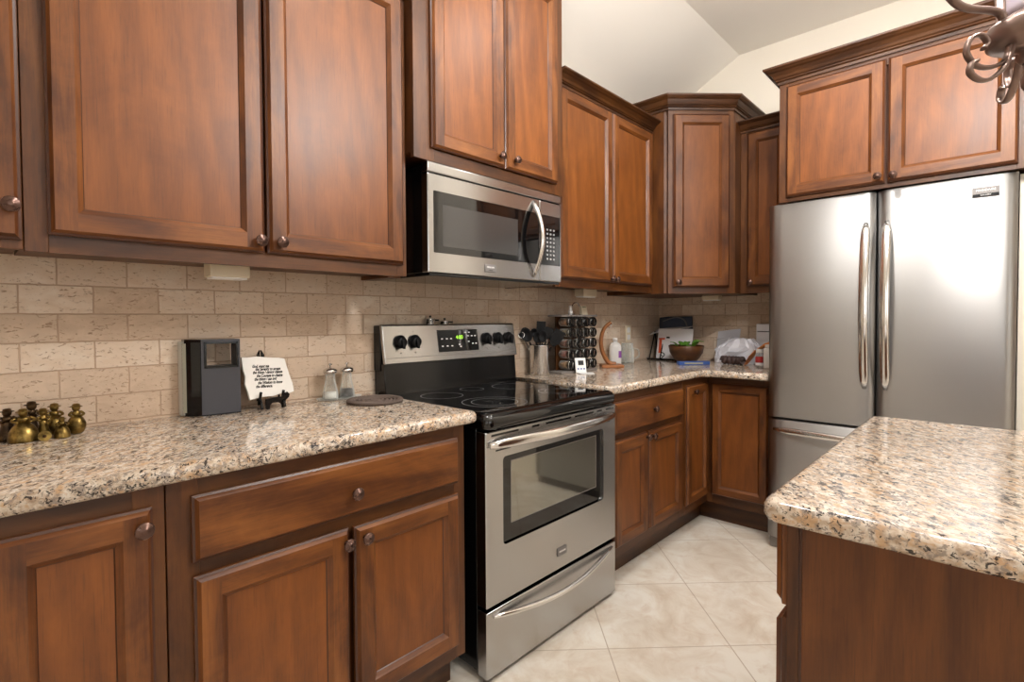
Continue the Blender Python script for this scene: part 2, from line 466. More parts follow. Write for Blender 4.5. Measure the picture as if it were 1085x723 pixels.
def face_frame(m, F, u0, u1, w0, w1, stiles, rails):
    """stiles: (u0,u1) full height; rails: (u0,u1,w0,w1); front at d=0, 19 mm thick"""
    for a, b in stiles: m.box(a, b, -.019, 0, w0, w1, WF, .0012, 1, F)
    for a, b, c, d in rails: m.box(a, b, -.019, -.0002, c, d, WFH, 0, 1, F)

def sweep(m, path, prof, mi, closed=False):
    """path: plan points, room on the right-hand side of travel -> profile d to the right; prof: (d, z)"""
    n = len(path); rings = []
    for i in range(n):
        def nrm(a, b):
            dx, dy = b[0]-a[0], b[1]-a[1]; L = math.hypot(dx, dy); return (dy/L, -dx/L)
        if i == 0: nx, ny = nrm(path[0], path[1]); k = 1
        elif i == n-1: nx, ny = nrm(path[-2], path[-1]); k = 1
        else:
            a = nrm(path[i-1], path[i]); b = nrm(path[i], path[i+1])
            nx, ny = a[0]+b[0], a[1]+b[1]; L = math.hypot(nx, ny); nx /= L; ny /= L
            k = 1/(nx*a[0]+ny*a[1])
        rings.append([Vector((path[i][0]+nx*k*d, path[i][1]+ny*k*d, z)) for d, z in prof])
    m.loft(rings, mi, False, True)

def crown_prof(z0, h, pr):
    return [(0, z0-.006), (.008, z0-.006), (.008, z0+.10*h), (.016, z0+.16*h), (.014, z0+.24*h), (.020, z0+.30*h),
            (.026, z0+.46*h), (.62*pr, z0+.66*h), (.80*pr, z0+.74*h), (.86*pr, z0+.80*h), (pr*.98, z0+.86*h), (pr, z0+.90*h), (pr, z0+h), (0, z0+h)]

# ------------------------------------------------------------------ room shell
XC = 2.40; WZ = 2.63; CZ_ = 2.925; XL = -3.25; YB = -5.0; SL = .575
m = MB(); m.box(XL-.1, XC+.1, YB-.1, .1, FLOOR-.1, FLOOR); structure('floor', m, M['floor'])
m = MB(); m.box(XL-.1, XC+.1, 0, .1, FLOOR, WZ+.05); structure('wall_left', m, M['wall'])
m = MB(); m.box(XC, XC+.1, YB, 0, FLOOR, CZ_+.05)
m.box(1.80, XC, -2.55, -1.925, FLOOR, CZ_)                # return beside the fridge
m.box(1.765, XC, -1.9245, -1.8925, FLOOR, 1.770)
structure('wall_right', m, M['wall'])
m = MB(); m.box(XL-.1, XL, YB, 0, FLOOR, CZ_+.05); structure('wall_back', m, M['wall'])
m = MB(); m.box(XL, XC, YB-.1, YB, FLOOR, CZ_+.05); structure('wall_front', m, M['wall'])
m = MB()
m.box(XL-.1, XC+.1, YB-.1, -SL, CZ_, CZ_+.08)
m.hexa([Vector(p) for p in ((XL-.1, -SL, CZ_), (XC+.1, -SL, CZ_), (XC+.1, .06, WZ-.031), (XL-.1, .06, WZ-.031),
                            (XL-.1, -SL, CZ_+.08), (XC+.1, -SL, CZ_+.08), (XC+.1, .06, WZ+.08), (XL-.1, .06, WZ+.08))])
structure('ceiling', m, M['ceil'])
m = MB(); m.box(-1.6, 2.392, -.008, -.0005, .90, 1.40); structure('trim_1', m, M['travA'])
m = MB(); m.box(2.392, XC-.0005, -1.0, -.008, .90, 1.40); structure('trim_2', m, M['travB'])
# the other side of the room, seen only in reflections: two glowing windows added for fill, a stained door
def window(n, F, u0, u1, w0, w1):
    m = MB()
    for a, b, c, d in ((u0-.08, u1+.08, w1, w1+.08), (u0-.08, u1+.08, w0-.08, w0), (u0-.08, u0, w0, w1), (u1, u1+.08, w0, w1), ((u0+u1)/2-.02, (u0+u1)/2+.02, w0, w1)):
        m.box(a, b, .001, .03, c, d, 0, .003, 1, F)
    w = structure('window_%d' % n, m, M['trim'])
    m = MB(); m.box(u0, u1, .002, .008, w0, w1, 0, 0, 1, F); structure('pane', m, M['daylight'], w)
FBack = frame((XL, 0, 0), (0, 1, 0)); FFront = frame((0, YB, 0), (-1, 0, 0))
window(1, FBack, -3.95, -2.65, .95, 2.1)
window(2, FFront, .1, 1.7, .95, 2.1)
def stained_door(n, F, u0, u1, dark=False):
    m = MB()
    for a, b, c, d in ((u0-.10, u0, FLOOR, 2.12), (u1, u1+.10, FLOOR, 2.12), (u0-.10, u1+.10, 2.12, 2.22)): m.box(a, b, .001, .025, c, d, WV, .003, 1, F)
    o = structure('door_%d' % n, m, WS)
    m = door_mesh(F, u0, u1, FLOOR+.01, 2.12, .001, .11); structure('door_leaf', m, WS, o)
stained_door(1, FBack, -1.55, -1.13)
stained_door(2, FFront, -2.0, -1.2)

# ------------------------------------------------------------------ upper cabinets
FU = FA(-.32); UB, UT = 1.356, 2.33
def upper(F, label, u0, u1, w0, w1, depth, doors, loc, crown_path=None, crown=None, stiles=None, group='upper cabinets', back_top=None):
    r = thing('upper_cabinet', label, 'cabinet', loc, group)
    m = MB(); wr = back_top or w1     # the tall cabinet's top follows the sloped ceiling
    m.hexa([F(a, c, b) for a, b, c in ((u0+.001, -depth, w0+.018), (u1-.001, -depth, w0+.018), (u1-.001, -.019, w0+.018), (u0+.001, -.019, w0+.018),
                                       (u0+.001, -depth, wr), (u1-.001, -depth, wr), (u1-.001, -.019, w1), (u0+.001, -.019, w1))], WF)
    st = stiles or [(u0, u0+.04), (u1-.04, u1)]
    face_frame(m, F, u0, u1, w0, w1, st, [(st[0][1], st[-1][0], w0, w0+.042), (st[0][1], st[-1][0], w1-.06, w1)])
    part('body', m, WS, r)
    for d in doors: add_door(r, F, *d)
    if crown_path:
        m = MB(); sweep(m, crown_path, crown_prof(*crown), WD); part('crown_moulding', m, WS, r)
    return r
upper(FU, 'narrow upper cabinet at the left edge of the photo, knob near its right side', -1.345, -1.0405, UB+.003, UT, .318,
      [(-1.335, -1.043, 1.378, 2.31, (-1.060, 1.447))], (-1.19, -.16, UB), [(-1.345, -.32), (-1.0405, -.32)], (UT-.012, .06, .045))
upper(FU, 'large double-door knotty upper cabinet left of the microwave', -1.039, -.0575, UB, UT, .318,
      [(-1.001, -.544, 1.395, 2.31, (-.562, 1.425)), (-.536, -.076, 1.395, 2.31, (-.504, 1.427))], (-.548, -.16, UB), [(-1.039, -.32), (-.0575, -.32)], (UT-.012, .06, .045))
FM = FA(-.365)
tallcab = upper(FM, 'tall double-door upper cabinet directly above the microwave', -.055, .7775, 1.7665, 2.69, .363,
      [(.014, .381, 1.812, 2.655, (.350, 1.852)), (.387, .726, 1.812, 2.655, (.438, 1.854))], (.36, -.18, 1.7665), [(-.055, -.365), (.7775, -.365)], (2.68, .06, .05),
      [(-.055, .035), (.70, .7775)], back_top=2.60)
upper(FU, 'double-door upper cabinet with crown moulding between microwave and corner cabinet', .779, 1.698, UB, 2.32, .318,
      [(.800, 1.247, 1.397, 2.295, (1.228, 1.414)), (1.254, 1.682, 1.397, 2.295, (1.272, 1.413))], (1.24, -.16, UB), [(.779, -.32), (1.698, -.32)], (2.305, .055, .062))
for a_, b_ in ((-.054, .0), (.7595, .777)):  # hidden strips added to stop bulb light leaking through the side gaps
    m = MB(); m.box(a_, b_, -.20, -.012, 1.36, 1.7655, WF); part('light_block_strip', m, WS, tallcab)
# corner cabinet
r = thing('corner_upper_cabinet', 'tall diagonal corner upper cabinet with one door and wraparound crown', 'cabinet', (2.1, -.25, 1.348), 'upper cabinets')
PA, PB = (1.70, -.425), (1.973, -.698)
FD = frame((PA[0], PA[1], 0), (PB[0]-PA[0], PB[1]-PA[1], 0)); LD = math.hypot(PB[0]-PA[0], PB[1]-PA[1])
m = MB()
plan = [(1.70, -.009), (1.70, -.425), (1.7135, -.4116+.0135*0), (1.96, -.6845), (1.973, -.698), (2.391, -.698), (2.391, -.009)]
plan = [(1.70, -.009), (1.70, -.411), (1.973+.0134-.0134*2, -.698+.0134), (1.986, -.698), (2.391, -.698), (2.391, -.009)]
plan = [(1.70, -.009), (1.70, -.400), (1.7065, -.4045), (1.9525, -.6505+.0), (1.998, -.698), (2.391, -.698), (2.391, -.009)]
plan = [(1.7, -.009), (1.7, -.399), (1.999, -.698), (2.391, -.698), (2.391, -.009)]
m.prism(plan, lambda x, y: Vector((x, y, 1.350)), lambda x, y: Vector((x, y, 2.43)), WF)
face_frame(m, FD, 0, LD, 1.348, 2.43, [(0, .036), (LD-.036, LD)], [(.036, LD-.036, 1.348, 1.39), (.036, LD-.036, 2.37, 2.43)])
part('body', m, WS, r)
add_door(r, FD, .027, LD-.028, 1.384, 2.384, (.052, 1.412))
m = MB(); sweep(m, [(1.70, -.009), PA, PB, (2.391, -.698)], crown_prof(2.415, .072, .052), WD); part('crown_moulding', m, WS, r)
# narrow cabinet beside the fridge
upper(FB(2.08), 'narrow single-door upper cabinet between corner cabinet and fridge cabinet', 0.700, .972, 1.35, 2.32, .318,
      [(.742, .966, 1.392, 2.29, (.766, 1.412))], (2.24, -.86, 1.35), [(2.08, -.700), (2.08, -.972)], (2.305, .055, .055))
# fridge cabinet
upper(FB(1.68), 'deep double-door upper cabinet above the refrigerator', 1.028, 1.922, 1.776, 2.375, .718,
      [(1.062, 1.4635, 1.797, 2.338, (1.439, 1.826)), (1.4715, 1.885, 1.797, 2.338, (1.494, 1.822))], (2.04, -1.475, 1.776), [(2.07, -1.028), (1.68, -1.028), (1.68, -1.922)], (2.362, .072, .062),
      [(1.028, 1.068), (1.880, 1.922)])

# ------------------------------------------------------------------ base cabinets
CT = .876
def base_box(m, F, u0, u1, depth, toe=True):
    m.box(u0+.001, u1-.001, -depth, -.019, .135, CT-.001, WF, 0, 1, F)
    m.box(u0+.001, u1-.001, -depth, -.075, FLOOR, .135, WD, 0, 1, F)
FL = FA(-.615)
BF = .146
r = thing('base_cabinet', 'single-door base cabinet at the left edge under the granite', 'cabinet', (-1.01, -.3, FLOOR), 'base cabinets')
m = MB(); base_box(m, FL, -1.16, -.8615, .606)
face_frame(m, FL, -1.16, -.8615, BF, CT-.001, [(-1.16, -1.10), (-.915, -.8615)], [(-1.10, -.915, BF, .20), (-1.10, -.915, .82, CT-.001)])
part('body', m, WS, r); add_door(r, FL, -1.118, -.884, .192, .838, (-.903, .803))
r = thing('base_cabinet', 'base cabinet with one wide drawer over two doors, left of the range', 'cabinet', (-.46, -.3, FLOOR), 'base cabinets')
m = MB(); base_box(m, FL, -.859, -.057, .606)
face_frame(m, FL, -.859, -.057, BF, CT-.001, [(-.859, -.80), (-.10, -.057)], [(-.80, -.10, BF, .20), (-.80, -.10, .655, .715), (-.80, -.10, .815, CT-.001)])
part('body', m, WS, r)
add_door(r, FL, -.816, -.091, .700, .841, (-.449, .760), 'drawer', slab=True)
add_door(r, FL, -.815, -.462, .192, .670, (-.474, .636)); add_door(r, FL, -.447, -.091, .192, .667, (-.421, .636))
r = thing('base_cabinet', 'base cabinet with drawer and two doors, right of the range', 'cabinet', (1.13, -.3, FLOOR), 'base cabinets')
m = MB(); base_box(m, FL, .772, 1.4795, .606)
face_frame(m, FL, .772, 1.4795, BF, CT-.001, [(.772, .815), (1.44, 1.4795)], [(.815, 1.44, BF, .20), (.815, 1.44, .645, .70), (.815, 1.44, .815, CT-.001)])
part('body', m, WS, r)
add_door(r, FL, .797, 1.463, .694, .838, (1.137, .770), 'drawer', slab=True)
add_door(r, FL, .796, 1.087, .194, .668, (1.066, .646)); add_door(r, FL, 1.099, 1.448, .194, .668, (1.120, .644))
# corner
r = thing('corner_base_cabinet', 'corner base cabinet with two door panels meeting in the inside corner', 'cabinet', (2.1, -.3, FLOOR), 'base cabinets')
m = MB(); xb = 1.812
P6 = lambda a, dz: [(1.4805, -.009), (1.4805, -.615+a), (xb+a, -.615+a), (xb+a, -.968), (2.391, -.968), (2.391, -.009)]
m.prism(P6(.019, 0), lambda x, y: Vector((x, y, .135)), lambda x, y: Vector((x, y, CT-.001)), WF)
m.prism(P6(.075, 0), lambda x, y: Vector((x, y, FLOOR)), lambda x, y: Vector((x, y, .135)), WD)
FBb = FB(xb)
face_frame(m, FL, 1.4805, xb, BF, CT-.001, [(1.4805, 1.525), (xb-.03, xb+.0)], [(1.525, xb-.03, BF, .20), (1.525, xb-.03, .835, CT-.001)])
face_frame(m, FBb, .615, .968, BF, CT-.001, [(.615, .645), (.925, .968)], [(.645, .925, BF, .20), (.645, .925, .83, CT-.001)])
part('body', m, WS, r)
add_door(r, FL, 1.5095, 1.786, .194, .842, (1.587, .806), stile=.046); add_door(r, FBb, .642, .952, .194, .836, None, stile=.044)

# ------------------------------------------------------------------ countertops
def counter(name, label, P, front, loc):
    """P: CCW plan; front: indices of edges that are rounded"""
    m = MB(); rings = []
    for e, z in ((.016, CT), (.005, CT+.0035), (0, CT+.011), (0, CT+.026), (.004, CT+.033), (.012, CT+.0378), (.016, CT+.038)):
        D = [e if i in front else 0.0 for i in range(len(P))]
        rings.append([Vector((x, y, z)) for x, y in offset_poly(P, D)])
    m.loft(rings, 0, True, True)
    o = single(name, m, M['granite'], label, 'countertop', loc, 'granite countertops')
    return o
def arc(cx, cy, r, a0, a1, n=8): return [(cx+r*math.cos(a0+(a1-a0)*i/n), cy+r*math.sin(a0+(a1-a0)*i/n)) for i in range(n+1)]
P = [(-1.19, -.0085), (-1.19, -.6415)] + arc(-.013-.025, -.6415+.025, .025, -PI/2, 0, 5) + [(-.013, -.0085)]
counter('countertop', 'speckled granite countertop left of the range', P, set(range(1, len(P)-2)) | {len(P)-2}, (-.6, -.3, CT))
ic = .055
P = [(.769, -.0085), (.769, -.6415)] + arc(1.709-ic, -.6415-ic, ic, PI/2, 0, 8) + [(1.709, -.969), (2.3915, -.969), (2.3915, -.0085)]
counter('countertop', 'L-shaped granite countertop in the corner between range and refrigerator', P, set(range(1, 11)), (1.9, -.35, CT))
ri = .03
P = [(-.262, -2.62)] + [(.715-0, -2.62)] + arc(.715-ri, -1.562-ri, ri, 0, PI/2, 5) + arc(-.262+ri, -1.562-ri, ri, PI/2, PI, 5)
counter('countertop', 'granite slab topping the kitchen island', P, set(range(0, len(P))), (.22, -2.1, CT))

# ------------------------------------------------------------------ island base
r = thing('kitchen_island', 'stained wooden island cabinet under the granite slab', 'kitchen island', (.23, -2.1, FLOOR))
m = MB()
m.box(-.165, .655, -2.52, -1.600, .125, CT-.001, WV)
m.box(-.10, .60, -2.46, -1.66, FLOOR, .125, WD)
part('body', m, WS, r)
FI = frame((0, -1.579, 0), (-1, 0, 0))   # faces the range
m = MB()
face_frame(m, FI, -.655, .1715, .125, CT-.001, [(.128, .1715), (-.27, -.22), (-.655, -.61)], [(-.22, .128, .125, .17), (-.22, .128, .685, .705), (-.22, .128, .85, CT-.001), (-.61, -.27, .125, .17), (-.61, -.27, .685, .705), (-.61, -.27, .85, CT-.001)])
part('face_frame', m, WS, r)
for a, b in ((-.235, .160), (-.645, -.255)):
    add_door(r, FI, a, b, .703, .85, ((a+b)/2, .776), 'drawer', slab=True)
    add_door(r, FI, a, b, .16, .680, (a+.03, .64))
# end panel, slightly recessed behind the corner stile
m = MB(); FE = FB(-.1655)
m.box(1.600, 2.50, 0, .003, .125, CT-.001, WI, 0, 1, FE); m.box(1.5985, 1.602, 0, .0045, .125, CT-.001, GL, 0, 1, FE)
part('end_panel', m, WS, r)

# ------------------------------------------------------------------ range
rg = thing('range_oven', 'freestanding stainless steel range with black glass cooktop', 'range', (.381, -.33, FLOOR))
FR = FA(-.61)
m = MB()
m.box(.004, .758, -.605, -.045, FLOOR+.03, .868, 0, .003)
for x in (.05, .70):
    for y in (-.56, -.10): m.lathe([(.018, 0), (.018, .032)], (x, y, FLOOR), 12)
part('body', m, M['black'], rg)
m = MB()   # cooktop with a bullnose rim
rings = []
for e, z in ((.012, .846), (.002, .852), (0, .864), (.0, .880), (.008, .894), (.022, .902), (.03, .9035)):
    x0, x1, y0, y1 = -.002+e*.6, .764-e*.6, -.665+e, -.06
    rr = .03
    P = [(x0, y1)] + arc(x0+rr, y0+rr, rr, PI, 1.5*PI, 6) + arc(x1-rr, y0+rr, rr, 1.5*PI, 2*PI, 6) + [(x1, y1)]
    rings.append([Vector((x, y, z)) for x, y in P])
m.loft(rings, 0, True, True)
ck = part('cooktop', m, M['glassblack'], rg)
def ring_flat(m, c, r, w, z, n=48):
    for i in range(n):
        a, b = 2*PI*i/n, 2*PI*(i+1)/n
        m.face([Vector((c[0]+q*math.cos(t), c[1]+q*math.sin(t), z)) for q, t in ((r, a), (r+w, a), (r+w, b), (r, b))])
for c, rads in (((.195, -.50), (.118, .084)), ((.165, -.235), (.082,)), ((.56, -.245), (.090,)), ((.57, -.50), (.082, .055)), ((.375, -.18), (.05,))):
    m = MB()
    for q in rads: ring_flat(m, c, q, .0022, .9039)
    part('burner_ring', m, M['ringgrey'], ck)
# oven door
D0, D1 = -.61, -.655
m = MB()
Z0, Z1 = .272, .842; WX0, WX1, WZ0, WZ1 = .078, .672, .458, .752
# door slab around a window opening
def slab_with_hole(m, F, u0, u1, w0, w1, a0, a1, b0, b1, d0, d1, rr=.014):
    """front at d1 with a rounded window opening, sides, opening walls"""
    def rr_rect(x0, x1, y0, y1, r, n=4):
        return arc(x0+r, y0+r, r, PI, 1.5*PI, n) + arc(x1-r, y0+r, r, 1.5*PI, 2*PI, n) + arc(x1-r, y1-r, r, 0, .5*PI, n) + arc(x0+r, y1-r, r, .5*PI, PI, n)
    O = rr_rect(u0, u1, w0, w1, .004); O2 = rr_rect(u0+.003, u1-.003, w0+.003, w1-.003, .004); I = rr_rect(a0, a1, b0, b1, rr)
    m.loft([[F(x, y, d0) for x, y in O], [F(x, y, d1-.003) for x, y in O], [F(x, y, d1) for x, y in O2], [F(x, y, d1) for x, y in I], [F(x, y, d1-.012) for x, y in I]], 0, False, False)
slab_with_hole(m, FR, .0, .762, Z0, Z1, WX0, WX1, WZ0, WZ1, .0, .045)
door = part('oven_door', m, M['steel'], rg)
m = MB(); m.box(.005, .757, 0, .030, Z0+.004, Z1-.004, 0, 0, 1, FR); part('door_liner', m, M['blackmatte'], door)
m = MB(); m.box(WX0-.002, WX1+.002, .0302, .0365, WZ0-.002, WZ1+.002, 0, 0, 1, FR); part('window_glass', m, M['glassblack'], door, 'dark glass oven window')
m = MB()   # thin pale border of the inner window
for a, b, c, d in ((.124, .630, .7275, .730), (.124, .630, .5175, .520), (.124, .1265, .52, .7275), (.6275, .630, .52, .7275)):
    m.box(a, b, .0365, .0369, c, d, 0, 0, 1, FR)
part('window_border', m, M['grey'], door)
m = MB(); m.box(.1265, .6275, .0364, .0367, .52, .7275, 0, 0, 1, FR); part('coated_pane', m, plain('coated_oven_glass', (.30, .30, .27, 1), .05, .95), door, 'mirror-like inner oven window')
for a, b, c in ((.025, .155, .829), (.225, .265, .829), (.30, .37, .829), (.37, .45, .829), (.475, .60, .829), (.625, .66, .829), (.69, .75, .829)):
    m = MB(); m.box(a, b, .0445, .0453, c-.0035, c+.0035, 0, 0, 1, FR); part('vent_slot', m, M['black'], door)
for a, b in ((.045, .115), (.655, .72)): m = MB(); m.box(a, b, .0445, .0453, .775, .780, 0, 0, 1, FR); part('vent_slot', m, M['black'], door)
def bow_handle(parent, F, u0, u1, w, d0, bow, sag, a, b, mat, n=17, vertical=False):
    pts = []
    for i in range(n):
        t = i/(n-1); s = math.sin(PI*t)
        k = min(1, s*1.6)
        if vertical: pts.append(F(w + sag*s, u0+(u1-u0)*t, d0+bow*s))
        else: pts.append(F(u0+(u1-u0)*t, w+sag*s, d0+bow*s))
    m = MB(); rr = [max(.55, min(1, math.sin(PI*i/(n-1))*2.2+.45)) for i in range(n)]
    m.tube(pts, rr, 14, 0, (a, b), up=(F(0, 0, 1)-F(0, 0, 0)) if vertical else (0, 0, 1))
    return part('handle', m, mat, parent, 'polished bowed handle')
bow_handle(door, FR, .012, .752, .800, .052, .045, .004, .017, .009, M['steelp'])
m = MB(); m.box(.362, .418, .0445, .049, .322, .352, 0, .003, 2, FR); bd = part('badge', m, M['badge'], door)
text_mesh('badge_lettering', 'FRIGIDAIRE', .0085, M['white'], bd, FR, .39, .338, .0492, align='CENTER', xs=.9)
# storage drawer
m = MB(); m.box(0, .762, 0, .045, FLOOR+.018, .258, 0, .004, 2, FR); dr = part('storage_drawer', m, M['steel'], rg)
bow_handle(dr, FR, .030, .735, .238, .046, .035, -.030, .010, .009, M['steelp'])
# backguard
m = MB()
m.hexa([Vector(p) for p in ((.003, -.088, .895), (.759, -.088, .895), (.759, -.010, .895), (.003, -.010, .895),
                            (.003, -.078, 1.03), (.759, -.078, 1.03), (.759, -.010, 1.03), (.003, -.010, 1.03))], 0, .003)
m.box(-.001, .763, -.058, -.010, 1.0, 1.182, 0, .004)
bg = part('backguard', m, M['black'], rg)
BT = Vector((0, -.066, 1.184)); BB = Vector((0, -.092, 1.026))
def FG(u, w, d):    # w 0..1 up the slanted control panel
    n = Vector((0, -.158, -.026)).normalized()
    return BB + (BT-BB)*w + Vector((u, 0, 0)) + n*d
m = MB(); m.box(-.001, .763, -.018, 0, 0, 1, 0, .006, 3, FG); pn = part('control_panel', m, M['steel'], bg)
m = MB(); m.box(.0, .762, 0, .0005, .155, .165, 0, 0, 1, FG); part('panel_crease', m, M['grey'], pn)
m = MB(); m.box(.272, .508, -.002, .0022, .24, .84, 0, .002, 2, FG); dp = part('display', m, M['glassblack'], pn)
HP = .160
FGm = lambda u, w, d: FG(u, w/HP, d)     # metric
text_mesh('clock_digits', '4:00', .024, M['greenled'], dp, FGm, .395, .63*HP, .0024, align='CENTER')
for k, (u, w) in enumerate([(.295, .60), (.322, .60), (.346, .60), (.295, .40), (.322, .40), (.348, .40), (.392, .43), (.398, .37), (.448, .66), (.470, .66), (.490, .66), (.448, .50), (.472, .44), (.492, .44), (.430, .76), (.455, .76)]):
    m = MB(); m.box(u-.005, u+.005, .0022, .0025, w-.015, w+.015, 0, 0, 1, FG); part('button_mark', m, M['white'], dp)
for u in (.078, .149, .560, .636, .709):
    c = FG(u, .56, 0); n = FG(0, 0, 1)-FG(0, 0, 0)
    m = MB(); m.lathe([(.029, 0), (.029, .004), (.024, .006), (.0225, .020), (.021, .022), (0, .022)], c, 24, 0, n)
    m.box(u-.0065, u+.0065, .02, .031, .42, .70, 0, .002, 1, FG)
    k = part('knob', m, M['blackmatte'], pn)
    m = MB(); m.box(u-.0015, u+.0015, 0, .0004, .80, .83, 0, 0, 1, FG); part('knob_mark', m, M['grey'], pn)
    m = MB(); m.lathe([(.004, 0), (.004, .0004)], FG(u, .27, 0), 10, 0, n); part('burner_mark', m, M['grey'], pn)

# ------------------------------------------------------------------ microwave
mw = thing('microwave', 'stainless over-the-range microwave under the tall cabinet', 'microwave', (.38, -.19, 1.363))
FW = FA(-.335)
m = MB(); m.box(.003, .757, -.332, -.012, 1.372, 1.762, 0, .003)
m.box(.008, .752, -.365, -.015, 1.361, 1.3725, 0, .002)
part('body', m, M['black'], mw)
m = MB(); m.box(.0, .76, .0, .035, 1.7275, 1.7635, 0, .004, 2, FW); part('vent_grille', m, M['steel'], mw)
m = MB()
slab_with_hole(m, FW, 0, .6085, 1.372, 1.724, .024, .6075, 1.444, 1.664, 0, .035, .004)
dm = part('door', m, M['steel'], mw)
m = MB(); m.box(.023, .607, 0.002, .0325, 1.443, 1.665, 0, 0, 1, FW); part('window_glass', m, M['glassblack'], dm, 'black glass microwave window')
m = MB(); m.box(.068, .47, .0325, .0328, 1.470, 1.620, 0, 0, 1, FW); part('window_screen', m, plain('perforated_screen', srgb(58, 56, 55), .12), dm)
m = MB(); slab_with_hole(m, FW, .6098, .76, 1.372, 1.724, .6108, .752, 1.444, 1.664, 0, .035, .004); kp = part('control_panel', m, M['steel'], mw)
m = MB(); m.box(.610, .753, .002, .0325, 1.443, 1.665, 0, 0, 1, FW); kg = part('keypad_glass', m, M['glassblack'], kp)
for i in range(3):
    for j in range(8):
        m = MB(); u = .664+i*.023; w = 1.602-j*.0185
        m.box(u-.0055, u+.0055, .0325, .0328, w-.004, w+.004, 0, 0, 1, FW); part('key_mark', m, M['ringgrey'], kg)
bow_handle(dm, FW, 1.387, 1.712, .566, .036, .052, 0, .010, .012, M['steelp'], vertical=True)
m = MB(); m.box(.274, .334, .0345, .039, 1.390, 1.421, 0, .003, 2, FW); bd = part('badge', m, M['badge'], dm)
text_mesh('badge_lettering', 'FRIGIDAIRE', .0085, M['white'], bd, FW, .304, 1.409, .0392, align='CENTER', xs=.95)
text_mesh('badge_lettering', 'GALLERY', .0055, M['black'], bd, FW, .304, 1.397, .0392, align='CENTER')

# ------------------------------------------------------------------ refrigerator
fr = thing('refrigerator', 'stainless French-door refrigerator with bottom freezer', 'refrigerator', (2.02, -1.433, FLOOR))
FF = FB(1.755); fu0, fum, fu1 = .980, 1.432, 1.888
m = MB(); m.box(fu0+.004, fu1-.004, -.62, -.004, FLOOR+.06, 1.750, 0, .004, 2, FF)
for u in (fu0+.06, fu1-.06): m.box(u-.03, u+.03, -.08, 0, 1.750, 1.768, 0, .004, 2, FF)
part('body', m, M['grey'], fr)
m = MB(); m.box(fu0+.002, fu1-.002, -.05, .035, FLOOR+.002, .080, 0, .004, 2, FF)
for k in range(4): m.box(fu0+.1, fu1-.1, .034, .037, .033+k*.010, .038+k*.010, 0, 0, 1, FF)
part('toe_grille', m, M['grey'], fr, 'grey base grille')
def convex_door(u0, u1, w0, w1, n=14, bulge=.005, t=.064):
    m = MB(); rings = []
    for i in range(n+1):
        s = i/n; u = u0+(u1-u0)*s
        e = min(s, 1-s)*(u1-u0); rnd = .012
        dd = t + bulge*(1-(2*s-1)**2) - (rnd - math.sqrt(max(0, rnd*rnd-(rnd-min(e, rnd))**2)))*.8
        rings.append([FF(u, w0, 0), FF(u, w1, 0), FF(u, w1, dd-.004), FF(u, w1-.004, dd), FF(u, w0+.004, dd), FF(u, w0, dd-.004)])
    m.loft(rings, 0, True, True)
    return m
def fridge_handle(parent, pts, a, b, up):
    n = len(pts); m = MB()
    rr = [max(.45, min(1, math.sin(PI*i/(n-1))*3+.4)) for i in range(n)]
    m.tube(pts, rr, 16, 0, (a, b), up=up)
    return part('handle', m, M['steelp'], parent, 'long bowed steel handle')
d1 = part('left_door', convex_door(fu0, fum-.003, .702, 1.770), M['steelf'], fr)
d2 = part('right_door', convex_door(fum+.003, fu1, .702, 1.770), M['steelf'], fr)
fz = part('freezer_drawer', convex_door(fu0, fu1, .084, .690, 20, .006), M['steelf'], fr)
nrm = FF(0, 0, 1)-FF(0, 0, 0)
for dd, u in ((d1, 1.392), (d2, 1.470)):
    pts = [FF(u, .878+.755*i/20, .064+.052*math.sin(PI*i/20)**.8) for i in range(21)]
    fridge_handle(dd, pts, .011, .019, nrm)
pts = [FF(1.005+.86*i/20, .640, .064+.050*math.sin(PI*i/20)**.8) for i in range(21)]
fridge_handle(fz, pts, .011, .017, nrm)
m = MB(); m.box(1.752, 1.834, .060, .0715, 1.684, 1.724, 0, .002, 2, FF); bd = part('badge', m, M['badge'], d2)
m = MB(); m.box(1.754, 1.832, .0714, .0722, 1.686, 1.697, 0, 0, 1, FF); part('badge_band', m, M['blackmatte'], bd)
text_mesh('badge_lettering', 'FRIGIDAIRE', .0125, M['white'], bd, FF, 1.793, 1.711, .0718, align='CENTER', xs=.95)
text_mesh('badge_lettering', 'GALLERY', .008, M['white'], bd, FF, 1.793, 1.6915, .0724, align='CENTER')

# ------------------------------------------------------------------ chandelier
M['shade'] = plain('frosted_white_glass', srgb(226, 216, 232), .3)
HX, HY, HZ = .35, -1.877, 1.77
ch = thing('chandelier', 'brown iron chandelier with scrolls hanging over the island, top right corner', 'chandelier', (HX, HY, HZ))
HC = Vector((HX, HY, 0))
m = MB()
m.lathe([(.012, HZ-.055), (.020, HZ-.045), (.014, HZ-.032), (.030, HZ-.022), (.058, HZ-.016), (.066, HZ-.010), (.067, HZ+.020), (.062, HZ+.028),
         (.045, HZ+.036), (.026, HZ+.05), (.020, HZ+.09), (.016, HZ+.30), (.022, HZ+.36), (.034, HZ+.40), (.022, HZ+.44), (.010, HZ+.48), (.007, HZ+1.09), (.007, HZ+1.125)], HC, 28)
m.lathe([(.06, 2.895), (.06, 2.915), (.04, 2.9245)], HC, 24)
part('stem', m, M['iron'], ch)
m = MB(); m.lathe([(.006, HZ-.11), (.011, HZ-.10), (.012, HZ-.085), (.007, HZ-.07), (.010, HZ-.05)], HC, 14); part('finial', m, M['iron'], ch)
m = MB(); m.lathe([(.030, HZ+.045), (.034, HZ+.06), (.036, HZ+.12), (.030, HZ+.16)], HC, 20); part('glass_column', m, M['shade'], ch, 'white frosted glass sleeve')
